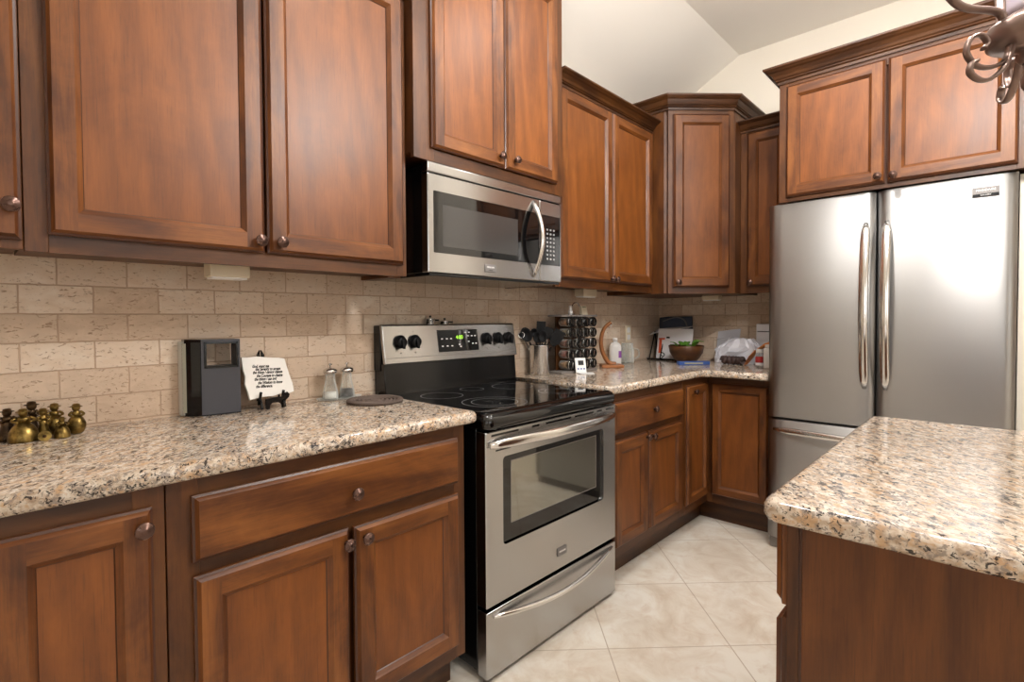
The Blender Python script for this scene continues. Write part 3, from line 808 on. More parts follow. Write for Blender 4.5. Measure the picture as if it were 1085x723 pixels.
def spline(P, n=6):
    P = [Vector(p) for p in P]; Q = [P[0]*2-P[1]] + P + [P[-1]*2-P[-2]]; out = []
    for i in range(1, len(Q)-2):
        for k in range(n):
            t = k/n
            a, b, c, d = Q[i-1], Q[i], Q[i+1], Q[i+2]
            out.append(.5*((2*b)+(c-a)*t+(2*a-5*b+4*c-d)*t*t+(-a+3*b-3*c+d)*t**3))
    return out+[P[-1]]
for k in range(3):
    th = math.radians(133.5+120*k)
    e = Vector((math.cos(th), math.sin(th), 0)); tz = Vector((-math.sin(th), math.cos(th), 0))
    at = lambda r, dz: HC + e*r + Vector((0, 0, HZ+dz))
    m = MB(); pts = spline([at(.050, .028), at(.060, .045), at(.085, .051), at(.120, .054), at(.150, .066), at(.176, .105), at(.196, .19), at(.210, .31), at(.22, .38), at(.22, .41)])
    m.tube(pts, 1, 10, 0, (.0060, .0095), up=e.cross(tz)); a = part('arm', m, M['iron'], ch)
    m = MB(); m.lathe([(.012, HZ+.40), (.034, HZ+.412), (.042, HZ+.425), (.040, HZ+.428), (.018, HZ+.424)], HC+e*.22, 18); part('drip_cup', m, M['iron'], a)
    m = MB(); m.lathe([(.013, HZ+.422), (.013, HZ+.52)], HC+e*.22, 14); part('candle_sleeve', m, M['cream'], a)
    m = MB(); m.lathe([(.010, HZ+.519), (.022, HZ+.545), (.026, HZ+.57), (.018, HZ+.60), (.004, HZ+.625)], HC+e*.22, 14); part('bulb', m, M['bulb'], a)
    # flat-strap scrolls under the collar
    m = MB(); pts = spline([at(.040, -.012), at(.046, -.045), at(.072, -.062), at(.105, -.060), at(.126, -.035), at(.118, -.006), at(.096, .001), at(.084, -.014), at(.092, -.026)], 7)
    m.tube(pts, 1, 10, 0, (.0040, .0078), up=tz.cross(Vector((0, 0, 1)))); part('scroll', m, M['iron'], ch)
    th2 = th+math.radians(5); e2 = Vector((math.cos(th2), math.sin(th2), 0))
    at2 = lambda r, dz: HC + e2*r + Vector((0, 0, HZ+dz))
    m = MB(); pts = spline([at2(.034, -.012), at2(.050, -.058), at2(.078, -.086), at2(.105, -.093), at2(.128, -.080), at2(.127, -.062), at2(.115, -.055)], 7)
    m.tube(pts, 1, 10, 0, (.0040, .0078), up=e2); part('scroll', m, M['iron'], ch)

for i, (x, y) in enumerate(CANS):
    c = thing('recessed_and_fill_light', ['recessed ceiling light above the left counter', 'added ceiling fill light in front of the refrigerator', 'added ceiling fill light behind the camera position', 'added ceiling fill light past the island', 'added ceiling fill light near the far windows'][i], 'ceiling light', (x, y, CZ_-.001), 'recessed ceiling lights')
    m = MB(); m.lathe([(.085, CZ_-.001), (.085, CZ_-.006), (.07, CZ_-.008), (.07, CZ_-.001)], (x, y, 0), 28); part('trim_ring', m, M['trim'], c)
    m = MB(); m.lathe([(.068, CZ_-.001), (.068, CZ_-.003)], (x, y, 0), 24); part('lens', m, M['canlens'], c)

# ------------------------------------------------------------------ fixtures under the cabinets
for lab, x0, x1, y0, y1, z0, z1 in (('cream plastic box under the large left upper cabinet', -.644, -.536, -.20, -.14, 1.326, 1.3735),
                                    ('cream plastic box under the upper cabinet right of the microwave', 1.268, 1.40, -.135, -.07, 1.326, 1.3735),
                                    ('cream plastic box under the corner upper cabinet', 2.17, 2.23, -.535, -.425, 1.316, 1.3495)):
    t = thing('cabinet_light', lab, 'light fixture', ((x0+x1)/2, (y0+y1)/2, z0), 'boxes under the upper cabinets')
    m = MB(); m.box(x0, x1, y0, y1, z0+.006, z1, 0, .003); part('housing', m, M['cream'], t)
    m = MB(); m.box(x0+.006, x1-.006, y0+.006, y1-.006, z0, z0+.008, 0, .002); part('lens', m, M['white'], t)

# ------------------------------------------------------------------ brass figurines
def metal(name, c1, c2, rough):
    t = NT(name); n_ = t.noise(t.coord(), 45, 4)
    t.p(Base_Color=t.mix(t.n('ShaderNodeMapRange', Value=n_, **{'From Min': .4, 'From Max': .62}).outputs[0], c1, c2), Metallic=.9, Roughness=rough)
    return t.m
M['brass'] = metal('aged_brass', srgb(88, 70, 34), srgb(158, 132, 74), .32)
M['brassdark'] = metal('dark_bronze_patina', srgb(52, 40, 30), srgb(96, 74, 50), .35)
CTZ = CT+.038
def figurine(label, x, y, h, r, style, mat):
    t = thing('brass_figurine', label, 'figurine', (x, y, CTZ), 'brass figurines at the left end of the counter')
    c = Vector((x, y, CTZ)); m = MB(); hb = h*.62
    prof = {'bell': [(r*1.0, 0), (r*1.02, .05), (r*1.0, .25), (r*.92, .5), (r*.7, .75), (r*.35, .93), (r*.22, 1)],
            'ball': [(r*.5, 0), (r*.8, .12), (r, .38), (r*.98, .58), (r*.7, .84), (r*.32, 1)],
            'skirt': [(r, 0), (r*.9, .2), (r*.62, .55), (r*.5, .75), (r*.55, .9), (r*.3, 1)]}[style]
    m.lathe([(a, b*hb) for a, b in prof], c, 20)
    for k in range(6):
        a = 2*PI*k/6+.3
        if style != 'ball': m.ball(c+Vector((math.cos(a)*r*.9, math.sin(a)*r*.9, hb*.12)), r*.12, n=8, m=5)
    part('body', m, mat, t)
    m = MB(); hz = c+Vector((0, 0, hb)); rh = h*.115
    m.lathe([(r*.42, -.002), (r*.46, h*.07), (r*.36, h*.13), (rh*.5, h*.16)], hz, 14)
    m.ball(hz+Vector((0, 0, h*.24)), rh, sc=(1, 1, 1.12))
    for sgn in (-1, 1):
        m.tube(spline([hz+Vector((sgn*r*.42, 0, h*.11)), hz+Vector((sgn*r*.72, -.006, h*.03)), hz+Vector((sgn*r*.35, -r*.62, -h*.02))], 4), h*.04, 8)
    part('torso', m, mat, t)
    m = MB(); m.lathe([(rh*1.55, 0), (rh*1.5, h*.015), (rh*.95, h*.03), (rh*.85, h*.085), (rh*.3, h*.105)], hz+Vector((0, 0, h*.28)), 14); part('hat', m, mat, t)
figurine('dark brass figurine with a wide hat, leftmost in the group', -1.062, -.070, .078, .024, 'skirt', M['brassdark'])
figurine('largest brass bell-shaped figurine, round body in front of the group', -1.036, -.115, .080, .029, 'bell', M['brass'])
figurine('dark bronze figurine standing behind the largest brass bell', -1.016, -.050, .088, .018, 'skirt', M['brassdark'])
figurine('tall brass figurine third from the right of the group', -.9985, -.098, .074, .0165, 'skirt', M['brass'])
figurine('brass figurine with a hat behind the small squat one', -.974, -.066, .080, .022, 'ball', M['brass'])
figurine('smallest squat brass figurine at the front near the right end', -.966, -.128, .052, .0165, 'bell', M['brass'])
figurine('shiny brass figurine with ball body at the right end of the group', -.9345, -.098, .078, .0205, 'ball', M['brass'])
t = thing('brass_bell', 'tiny brass bell lying open end forward among the figurines', 'bell', (-1.001, -.139, CTZ), 'brass figurines at the left end of the counter')
m = MB(); m.lathe([(.013, 0), (.0115, .004), (.009, .014), (.007, .022), (.002, .025)], (-1.001, -.152, CTZ+.013), 16, 0, (.1, 1, .0)); part('bell_cup', m, M['brass'], t)
m = MB(); m.ball((-1.001, -.152, CTZ+.012), .004); part('clapper', m, M['brassdark'], t)

# ------------------------------------------------------------------ black countertop dispenser
M['charcoal'] = plain('charcoal_plastic', srgb(58, 58, 64), .42)
t = thing('napkin_dispenser', 'black plastic dispenser with a see-through opening and clear left side', 'dispenser', (-.59, -.055, CTZ))
pl = lambda pts, z0, z1, m: m.prism(pts, lambda x, y: Vector((x, y, z0)), lambda x, y: Vector((x, y, z1)))
a, b, c, d = (-.638, -.080), (-.532, -.094), (-.526, -.020), (-.640, -.014)
def lerp(p, q, s): return (p[0]+(q[0]-p[0])*s, p[1]+(q[1]-p[1])*s)
m = MB()
pl([a, b, c, d], CTZ+.004, CTZ+.150, m)
pl([a, b, c, d], CTZ+.222, CTZ+.233, m)
for s0, s1 in ((0, .085), (.93, 1)): pl([lerp(a, b, s0), lerp(a, b, s1), lerp(d, c, s1), lerp(d, c, s0)], CTZ+.150, CTZ+.222, m)
part('housing', m, M['charcoal'], t)
m = MB(); pl([(-.6745, -.050), a, d, (-.672, -.012)], CTZ+.002, CTZ+.234, m); part('side_housing', m, M['black'], t)
m = MB(); pl([(-.662, -.0665), (-.641, -.0815), (-.637, -.078), (-.66, -.06)], CTZ+.06, CTZ+.225, m) ; part('side_panel', m, M['black'], t)
m = MB(); pl([(-.6815, -.046), (-.6755, -.0505), (-.673, -.012), (-.682, -.012)], CTZ+.004, CTZ+.228, m); part('clear_side', m, M['plasticclear'], t, 'clear acrylic side panel')
m = MB(); pl([(-.679, -.049), (-.6715, -.0535), (-.6705, -.0515), (-.678, -.047)], CTZ+.012, CTZ+.222, m); part('inner_rail', m, plain('putty_plastic', srgb(150, 146, 128), .5), t)
m = MB(); f0, f1 = lerp(a, b, .075), lerp(a, b, .94)
for (p, q, z0, z1) in ((f0, lerp(f0, f1, .06), CTZ+.146, CTZ+.226), (lerp(f0, f1, .94), f1, CTZ+.146, CTZ+.226), (f0, f1, CTZ+.146, CTZ+.152), (f0, f1, CTZ+.220, CTZ+.226)):
    pl([(p[0], p[1]-.004), (q[0], q[1]-.004), (q[0], q[1]+.001), (p[0], p[1]+.001)], z0, z1, m)
part('opening_rim', m, M['black'], t)
m = MB(); pl([a, b, c, d], CTZ, CTZ+.004, m); part('base_pad', m, M['blackmatte'], t)

# ------------------------------------------------------------------ plaque on its easel
tilt = math.radians(12)
def FP(u, w, d): return Vector((u, -.088 - d*math.cos(tilt) + (w-.95)*math.sin(tilt), .95 + (w-.95)*math.cos(tilt) - d*math.sin(tilt)*0 + d*math.sin(tilt)))
M['stone'] = plain('white_stone', srgb(238, 234, 228), .6)
t = thing('stone_plaque', 'white stone plaque with a handwritten prayer, propped on a black easel', 'plaque', (-.44, -.088, .95))
out = [(-.519, 1.089), (-.500, 1.087), (-.470, 1.089), (-.43, 1.083), (-.40, 1.081), (-.381, 1.077), (-.376, 1.05), (-.370, 1.02), (-.362, .99), (-.360, .962), (-.376, .958), (-.40, .960), (-.43, .953), (-.465, .954), (-.505, .948), (-.509, .975), (-.516, 1.00), (-.512, 1.025), (-.518, 1.05)]
out = out[::-1]
cxp, cyp = -.44, 1.02
m = MB(); rings = []
for s, dd in ((.965, -.006), (1.0, -.002), (1.0, .003), (.985, .006)):
    rings.append([FP(cxp+(x-cxp)*s, cyp+(y-cyp)*s, dd) for x, y in out])
m.loft(rings, 0, False); sl = part('slab', m, M['stone'], t)
ang = math.atan2(-.011, .14)
for i, (ln, u, w) in enumerate([('God, grant me', -.4890, 1.0560), ('the Serenity to accept', -.4800, 1.0460), ('the things I cannot change', -.4890, 1.0360), ('the Courage to change', -.4780, 1.0240), ('the things I can and', -.4860, 1.0135), ('the Wisdom to know', -.4760, 1.0010), ('the difference.', -.4830, .9895)]):
    text_mesh('lettering', ln, .0136, M['black'], sl, FP, u, w, .0064, italic=.35, rotz=-.035, xs=.66, bold=.0004)
es = thing('plaque_easel', 'black metal easel with a cat silhouette holding the white plaque', 'easel', (-.44, -.06, CTZ))
m = MB()
for u in (-.476, -.4035):
    m.tube(spline([Vector((u, -.117, CTZ+.004)), Vector((u, -.111, CTZ+.02)), Vector((u, -.100, CTZ+.033)), Vector((u, -.103, CTZ+.046)), Vector((u, -.108, CTZ+.058))], 4), [.0048]*17, 8)
    m.tube([Vector((u, -.101, CTZ+.031)), Vector((u, -.078, CTZ+.028)), Vector((u+(.02 if u < -.44 else -.02)*1.2, -.045, CTZ+.16))], .0035, 8)
part('front_leg', m, M['black'], es)
m = MB()
for sx in (-1, 1): m.tube([Vector((-.45+sx*.006, -.045, CTZ+.150)), Vector((-.45+sx*.007, -.040, CTZ+.175)), Vector((-.45+sx*.002, -.038, CTZ+.192))], [.004, .0062, .0015], 8, 0, (1, 1))
m.box(-.466, -.434, -.048, -.041, CTZ+.145, CTZ+.165, 0, .002)
part('finial', m, M['black'], es)
m = MB(); m.tube([Vector((-.45, -.043, CTZ+.155)), Vector((-.45, -.018, CTZ+.004))], .0038, 8); part('rear_leg', m, M['black'], es)
cat = [(-.46, .948), (-.43, .953), (-.408, .952), (-.402, .968), (-.397, .963), (-.390, .966), (-.383, .957), (-.386, .948), (-.396, .939), (-.399, .915), (-.408, .915), (-.411, .928), (-.420, .934), (-.440, .935), (-.446, .930), (-.449, .915), (-.459, .915), (-.462, .930)]
m = MB(); m.prism(cat[::-1], lambda x, z: Vector((x, -.108, z)), lambda x, z: Vector((x, -.100, z))); part('cat_silhouette', m, M['black'], es)

# ------------------------------------------------------------------ shakers, tray, trivet
m = MB(); N_ = 28
rings = []
for s, z in ((.86, CTZ), (.94, CTZ+.0015), (1.0, CTZ+.007), (.975, CTZ+.007), (.90, CTZ+.003)):
    rings.append([Vector((-.178+.088*s*math.cos(2*PI*i/N_), -.062+.046*s*math.sin(2*PI*i/N_), z)) for i in range(N_)])
m.loft(rings, 0, True)
single('glass_tray', m, M['glass'], 'small oval clear glass tray under the two shakers', 'tray', (-.178, -.062, CTZ))
M['salt'] = plain('white_salt', srgb(236, 234, 230), .7); M['pepper'] = plain('dark_peppercorns', srgb(52, 44, 40), .7)
for lab, x, fill, fh in (('glass grinder holding white salt, left of the pair', -.214, 'salt', .024), ('glass grinder half full of dark pepper, right of the pair', -.148, 'pepper', .030)):
    t = thing('spice_grinder', lab, 'grinder', (x, -.062, CTZ+.0035), 'salt and pepper grinders'); c = Vector((x, -.062, CTZ+.0035))
    m = MB(); m.lathe([(.0275, 0), (.0290, .004), (.0265, .026), (.0195, .056), (.0165, .076), (.0175, .092)], c, 24); part('glass_body', m, M['glass'], t)
    m = MB(); m.lathe([(.0245, .003), (.0255, .005), (.0235, fh), (.002, fh+.002)], c, 18); part('contents', m, M[fill], t)
    m = MB(); m.lathe([(.0175, .091), (.0235, .094), (.0245, .100), (.0235, .107), (.012, .113), (.004, .115)], c, 22); part('cap', m, M['steelp'], t)
    m = MB(); m.lathe([(.002, .114), (.002, .122), (.0045, .124), (.0045, .129), (.001, .131)], c, 10); m.tube([c+Vector((-.008, 0, .124)), c+Vector((.008, 0, .126))], .0016, 8); part('crank', m, M['steelp'], t)
M['wicker'] = plain('woven_brown_cord', srgb(92, 78, 70), .75)
t = thing('woven_trivet', 'round dark brown woven trivet lying beside the range', 'trivet', (-.135, -.232, CTZ))
m = MB(); c = Vector((-.135, -.232, CTZ+.0055))
for r_ in (.014, .028, .042, .056, .070):
    n = 40; m.tube([c+Vector((math.cos(2*PI*i/n)*r_, math.sin(2*PI*i/n)*r_, .0012*math.sin(i*2.7))) for i in range(n+1)], .0068*.78, 7)
m.lathe([(.010, -.004), (.010, .004)], c, 12)
m.lathe([(.07, -.0045), (.07, -.002)], c, 24)
part('coil_centre', m, M['wicker'], t)
m = MB(); n = 96
for ph in (0, PI/2, PI, PI*1.5):
    m.tube([c+Vector((math.cos(2*PI*i/n)*(.087+.0085*math.cos(i*1.0+ph)), math.sin(2*PI*i/n)*(.087+.0085*math.cos(i*1.0+ph)), .001+.0045*math.sin(i*1.0+ph))) for i in range(n+1)], .0045*.75, 6)
part('braided_rim', m, M['wicker'], t)

# ------------------------------------------------------------------ miniature pots on the range
for lab, x, h, r_ in (('tiny steel pot with black knob on top of the range back, left', .265, .022, .021), ('tiny low steel pan with lid on top of the range back, right', .345, .011, .021)):
    t = thing('miniature_pot', lab, 'pot', (x, -.036, 1.1845), 'tiny pots on the range'); c = Vector((x, -.036, 1.1845))
    m = MB(); m.lathe([(r_*.9, 0), (r_, .003), (r_, h), (r_*1.06, h+.001)], c, 22); part('pot_body', m, M['chrome'], t)
    m = MB(); m.lathe([(r_*1.08, h+.0005), (r_*1.02, h+.003), (r_*.6, h+.006), (.002, h+.007)], c, 22); part('lid', m, M['chrome'], t)
    m = MB(); m.lathe([(.002, h+.006), (.002, h+.009), (.0055, h+.010), (.005, h+.015), (.001, h+.016)], c, 12); part('lid_knob', m, M['blackmatte'], t)
    m = MB(); m.tube([c+Vector((r_*.95, 0, h*.7)), c+Vector((r_+.012, 0, h*.8)), c+Vector((r_+.026, 0, h*.8))], .0032, 8); part('pot_handle', m, M['blackmatte'], t)

# ------------------------------------------------------------------ utensil crock and utensils
KX, KY = .944, -.082; kc = Vector((KX, KY, CTZ))
t = thing('utensil_crock', 'cylindrical steel crock full of black cooking utensils', 'crock', kc)
m = MB(); m.lathe([(.050, 0), (.052, .003), (.052, .150), (.0535, .152), (.0535, .155), (.0495, .155), (.0495, .150), (.0495, .006), (.001, .006)], kc, 36); part('cylinder', m, steel('brushed_crock_steel', .66, .22, (0, 0, 1), .75, (1, 1, 60)), t)
er = Vector((.6849, -.7287, 0)); ez = Vector((0, 0, 1)); ef = Vector((.7287, .6849, 0))
def upos(du, dz, df=0): return kc + er*du + ez*dz + ef*df
def utensil(name, label, base, head, mat, build_head):
    t = thing(name, label, 'cooking utensil', base, 'utensils in the steel crock')
    dirv = (head-base).normalized()
    m = MB(); m.tube([base, base+(head-base)*.5, head-dirv*.01], [.0055, .0048, .0042], 8); part('handle', m, mat, t)
    m = MB(); build_head(m, head, dirv); part('head', m, mat, t)
def oval(w, h, th=.004, cup=.006):
    def f(m, c, d):
        s = d.cross(ef).normalized(); nn = s.cross(d).normalized(); N = 16; rings = []
        for q, dd in ((.05, -th), (.6, -th+cup*.3), (1, cup), (.94, cup+.001), (.6, cup*.35), (.05, 0)):
            rings.append([c + d*(h*.8) + s*(math.cos(2*PI*i/N)*w*q) + d*(math.sin(2*PI*i/N)*h*q) - nn*dd for i in range(N)])
        m.loft(rings, 0, True)
    return f
def blade(w0, w1, h, th=.003, slots=0):
    def f(m, c, d):
        s = d.cross(ef).normalized(); nn = s.cross(d).normalized()
        P = [c-s*w0-nn*th, c+s*w0-nn*th, c+s*w0+nn*th, c-s*w0+nn*th]
        Q = [p + d*h*.35 + s*(1 if k in (1, 2) else -1)*(w1-w0) for k, p in enumerate(P)]
        R_ = [p + d*h*.65 for p in Q]
        m.loft([P, Q, R_], 0, False)
        for k in range(slots):
            o = (k-(slots-1)/2)*w1*.5
            b0 = c+s*o+d*h*.45+nn*(th+.0003)
            m.face([b0-s*.002, b0+s*.002, b0+s*.002+d*h*.42, b0-s*.002+d*h*.42])
    return f
def whisk(w, h):
    def f(m, c, d):
        s = d.cross(ef).normalized(); nn = s.cross(d).normalized()
        for k in range(4):
            a = PI*k/4; e = s*math.cos(a)+nn*math.sin(a)
            m.tube(spline([c-d*.005, c+e*w*.7+d*h*.4, c+e*w*.8+d*h*.75, c+d*h, c-e*w*.8+d*h*.75, c-e*w*.7+d*h*.4, c-d*.005], 4), .0011, 6)
    return f
utensil('steel_ladle', 'shiny steel ladle leaning left out of the crock', upos(.012, .010, .0), upos(-.088, .196, .0), M['steelp'], oval(.017, .017, .006, .014))
utensil('serving_spoon', 'black oval serving spoon leaning left in the crock', upos(.018, .010, -.012), upos(-.056, .180, -.01), M['blackmatte'], oval(.029, .040))
utensil('slotted_turner', 'black tall turner standing at the back of the crock', upos(-.005, .010, .022), upos(.008, .212, .024), M['blackmatte'], blade(.008, .024, .066, slots=3))
utensil('pasta_fork', 'black spoon in the middle front of the crock', upos(-.008, .010, -.022), upos(-.012, .172, -.026), M['blackmatte'], oval(.022, .030))
utensil('spatula', 'black spatula standing upright right of centre in the crock', upos(-.016, .010, .008), upos(.038, .185, .012), M['blackmatte'], blade(.008, .022, .062))
utensil('wide_turner', 'black wide turner leaning far right out of the crock', upos(-.020, .010, -.006), upos(.066, .152, -.008), M['blackmatte'], blade(.012, .030, .090, slots=3))
utensil('tongs', 'black nylon tongs upright between the spatula and the wide turner', upos(-.026, .010, .018), upos(.058, .178, .026), M['blackmatte'], blade(.007, .016, .050))
utensil('potato_masher', 'black scoop in front of the slotted turner in the crock', upos(.002, .010, -.034), upos(.014, .176, -.040), M['blackmatte'], oval(.024, .032))
utensil('soup_ladle', 'black deep ladle at the back left of the crock', upos(.010, .010, .016), upos(-.022, .198, .030), M['blackmatte'], oval(.022, .024, .005, .012))

# ------------------------------------------------------------------ spice rack
sr = thing('spice_rack', 'grey metal spice rack tower holding rows of black-lidded jars', 'spice rack', (1.17, -.13, CTZ))
m = MB(); m.box(1.008, 1.338, -.178, -.085, CTZ, CTZ+.012, 0, .002); part('base_plate', m, M['grey'], sr)
m = MB(); m.box(1.008, 1.338, -.178, -.085, CTZ+.302, CTZ+.312, 0, .002); part('top_plate', m, M['grey'], sr)
m = MB()
m.box(1.062, 1.066, -.100, -.093, CTZ+.012, CTZ+.302); m.box(1.328, 1.332, -.100, -.093, CTZ+.012, CTZ+.302)
m.box(1.062, 1.332, -.096, -.092, CTZ+.012, CTZ+.302); part('back_panel', m, M['wd'], sr)
M['spicejar'] = glass('spice_jar_glass', (.9, .86, .80, 1), .05, .97)
spices = [srgb(150, 96, 48), srgb(120, 62, 34), srgb(168, 126, 66), srgb(96, 82, 44), srgb(140, 52, 30)]
SPM = [plain('spice_fill_%d' % i, c, .8) for i, c in enumerate(spices)]
lidn = 'black-lidded spice jar lying in the tower rack'
rown = ['top', 'second', 'third', 'fourth', 'bottom']; coln = ['left', 'second', 'third', 'right']
for j in range(5):
    for i in range(4):
        x = 1.098+.0665*i; z = CTZ+.302-.029-.0575*j
        t = thing('spice_jar', 'black-lidded spice jar in the %s row, %s column of the rack' % (rown[j], coln[i]), 'spice jar', (x, -.14, z-.025), 'jars in the spice rack')
        c = Vector((x, -.165, z))
        m = MB(); m.lathe([(.023, 0), (.0245, .004), (.0245, .055), (.018, .064)], c, 20, 0, (0, 1, 0)); part('glass_body', m, M['spicejar'], t)
        m = MB(); m.lathe([(.020, .018), (.0215, .020), (.0215, .050), (.002, .054)], c, 12, 0, (0, 1, 0)); part('spice', m, SPM[(i*2+j*3) % 5], t)
        m = MB(); m.lathe([(.0255, 0), (.0270, -.002), (.0270, -.018), (.0245, -.0205), (.0225, -.0205), (.0215, -.019), (.001, -.019)], c, 22, 0, (0, 1, 0)); l = part('lid', m, M['black'], t)
        m = MB(); m.lathe([(.0276, -.006), (.0278, -.009), (.0276, -.012)], c, 22, 0, (0, 1, 0)); m.box(x-.004, x+.004, -.1855, -.1848, z-.016, z+.014); part('silver_band', m, M['steelp'], l)
# things on top of the rack
t = thing('gooseneck_lamp', 'little chrome gooseneck gadget on top of the spice rack', 'gadget', (1.165, -.125, CTZ+.3125)); c = Vector((1.165, -.125, CTZ+.3125))
m = MB(); m.lathe([(.018, 0), (.018, .008), (.008, .010)], c, 18); part('base', m, M['chrome'], t)
m = MB(); m.tube(spline([c+Vector((0, 0, .008)), c+Vector((.0, 0, .035)), c+Vector((.022, 0, .062)), c+Vector((.055, 0, .066)), c+Vector((.075, 0, .050))], 5), .0042, 8); part('neck', m, M['chrome'], t)
m = MB(); m.ball(c+Vector((-.035, -.02, .014)), .013); m.lathe([(.009, 0), (.009, .05)], c+Vector((-.035, -.02, .0)), 12); part('white_knob', m, M['white'], t)
t = thing('kitchen_timer', 'small cream timer with green screen on top of the spice rack', 'timer', (1.285, -.12, CTZ+.3125))
m = MB(); m.hexa([Vector(p) for p in ((1.26, -.135, CTZ+.3125), (1.312, -.135, CTZ+.3125), (1.312, -.105, CTZ+.3125), (1.26, -.105, CTZ+.3125), (1.26, -.122, CTZ+.365), (1.312, -.122, CTZ+.365), (1.312, -.108, CTZ+.365), (1.26, -.108, CTZ+.365))], 0, .003); part('case', m, M['cream'], t)
M['lcd'] = plain('green_grey_lcd', srgb(96, 110, 70), .3)
m = MB(); m.hexa([Vector((x, -.1325+(z-.319-CTZ)*.2476-.0012*k, z)) for k in (0,) for z in (CTZ+.340,) for x in (1.268, 1.304)] + [Vector((1.304, -.124, CTZ+.340)), Vector((1.268, -.124, CTZ+.340))] + [Vector((1.268, -.1228-.0012, CTZ+.358)), Vector((1.304, -.1228-.0012, CTZ+.358)), Vector((1.304, -.118, CTZ+.358)), Vector((1.268, -.118, CTZ+.358))]); part('screen', m, M['lcd'], t)
# white timer in front of the rack
t = thing('thermometer_unit', 'white digital thermometer with dark screen and blue buttons on the counter', 'thermometer', (1.125, -.215, CTZ))
o_ = Vector((1.118, -.222, CTZ)); er2 = Vector((.80, -.60, 0)); en = Vector((-.60, -.80, 0))
def FT(u, w, d): return o_ + er2*u + Vector((0, 0, 1))*(w*.94) + en*(d - w*.30)
m = MB(); m.box(-.026, .034, -.012, .0, .0, .086, 0, .004, 2, FT); part('case', m, M['white'], t)
m = MB(); m.box(-.010, .020, .0, .0012, .046, .072, 0, 0, 1, FT); part('screen', m, M['blackmatte'], t)
M['blue'] = plain('blue_plastic', srgb(52, 84, 150), .4)
for u in (-.012, .004, .020):
    m = MB(); m.box(u-.005, u+.005, 0, .002, .022, .030, 0, .001, 1, FT); part('button', m, M['blue'], t)
m = MB(); m.hexa([FT(-.02, 0, .0), FT(.07, 0, .0), FT(.06, 0, .055), FT(-.015, 0, .055), FT(-.02, .006, .0), FT(.066, .006, .0), FT(.058, .004, .055), FT(-.015, .004, .055)], 0, .002); part('stand_foot', m, M['white'], t)

# ------------------------------------------------------------------ banana hook
M['oak'] = M['wh']
hk = thing('banana_hanger', 'curved wooden banana hanger with small metal hook', 'hanger', (1.53, -.135, CTZ))
hc = Vector((1.515, -.135, CTZ)); hp = lambda du, dz: hc + er*du + ez*dz
M['hookwood'] = plain('honey_brown_wood', srgb(142, 88, 44), .45)
pts = spline([hp(.045, .018), hp(.004, .028), hp(-.030, .085), hp(-.042, .150), hp(-.030, .215), hp(-.008, .248), hp(.018, .268)], 6)
m = MB(); n = len(pts); m.tube(pts, [1.25-.35*i/n for i in range(n)], 10, 0, (.013, .0115), up=ef); part('arched_arm', m, M['hookwood'], hk)
m = MB()
m.hexa([hp(-.045, 0)-ef*.06, hp(.085, 0)-ef*.06, hp(.085, 0)+ef*.05, hp(-.045, 0)+ef*.05, hp(-.045, .018)-ef*.06, hp(.085, .018)-ef*.06, hp(.085, .018)+ef*.05, hp(-.045, .018)+ef*.05], 0, .004); part('base_board', m, M['hookwood'], hk)
m = MB(); m.tube(spline([hp(.014, .262), hp(.018, .245), hp(.010, .232), hp(.002, .242)], 5), .0022, 8); part('hook', m, M['steelp'], hk)

# ------------------------------------------------------------------ bottle and jar
M['bottle'] = glass('translucent_white_plastic', (.93, .93, .92, 1), .25, .35)
t = thing('plastic_bottle', 'translucent white plastic bottle with purple label', 'bottle', (1.69, -.075, CTZ)); c = Vector((1.69, -.075, CTZ))
m = MB(); rings = []
for s, z in ((.92, 0), (1, .004), (1, .108), (.93, .122), (.60, .138), (.36, .143), (.36, .150)):
    rings.append([c + er*(s*.038*math.copysign(abs(math.cos(a))**.7, math.cos(a))) + ef*(s*.030*math.copysign(abs(math.sin(a))**.7, math.sin(a))) + ez*z for a in [2*PI*i/24 for i in range(24)]])
m.loft(rings, 0, True); part('bottle_body', m, M['bottle'], t)
m = MB(); m.lathe([(.0155, .149), (.0155, .166), (.014, .168), (.001, .168)], c, 20); part('cap', m, M['white'], t)
M['purple'] = plain('purple_print', srgb(128, 70, 150), .5)
m = MB()
rr_ = lambda a, z: c + er*(.0386*math.copysign(abs(math.cos(a))**.7, math.cos(a))) + ef*(.0306*math.copysign(abs(math.sin(a))**.7, math.sin(a))) + ez*z
for k in range(6):
    a0, a1 = -1.30+.20*k, -1.30+.20*(k+1)
    m.face([rr_(a0, .045), rr_(a1, .045), rr_(a1, .088), rr_(a0, .088)], 0, True)
part('label', m, M['purple'], t)
t = thing('glass_mug', 'clear glass jar mug with a handle beside the plastic bottle', 'mug', (1.835, -.075, CTZ)); c = Vector((1.835, -.075, CTZ))
m = MB(); m.lathe([(.040, 0), (.044, .004), (.045, .085), (.038, .104), (.038, .128), (.040, .131), (.0365, .131), (.0355, .104), (.042, .083), (.041, .008), (.001, .008)], c, 28); part('jar_body', m, M['glass'], t)
m = MB(); m.tube(spline([c+er*.043+ez*.095, c+er*.072+ez*.085, c+er*.075+ez*.045, c+er*.044+ez*.028], 6), .0055, 10); part('handle', m, M['glass'], t)
# wall socket plate
t = thing('wall_socket', 'white outlet cover on the tiled wall behind the glass mug', 'outlet', (1.955, -.0085, 1.10), None)
m = MB(); m.box(1.92, 1.99, -.0135, -.0083, 1.045, 1.16, 0, .003); part('cover_plate', m, M['cream'], t)
for z in (1.078, 1.127):
    m = MB(); m.box(1.938, 1.972, -.0148, -.0132, z-.017, z+.017, 0, .003); part('receptacle', m, M['white'], t)

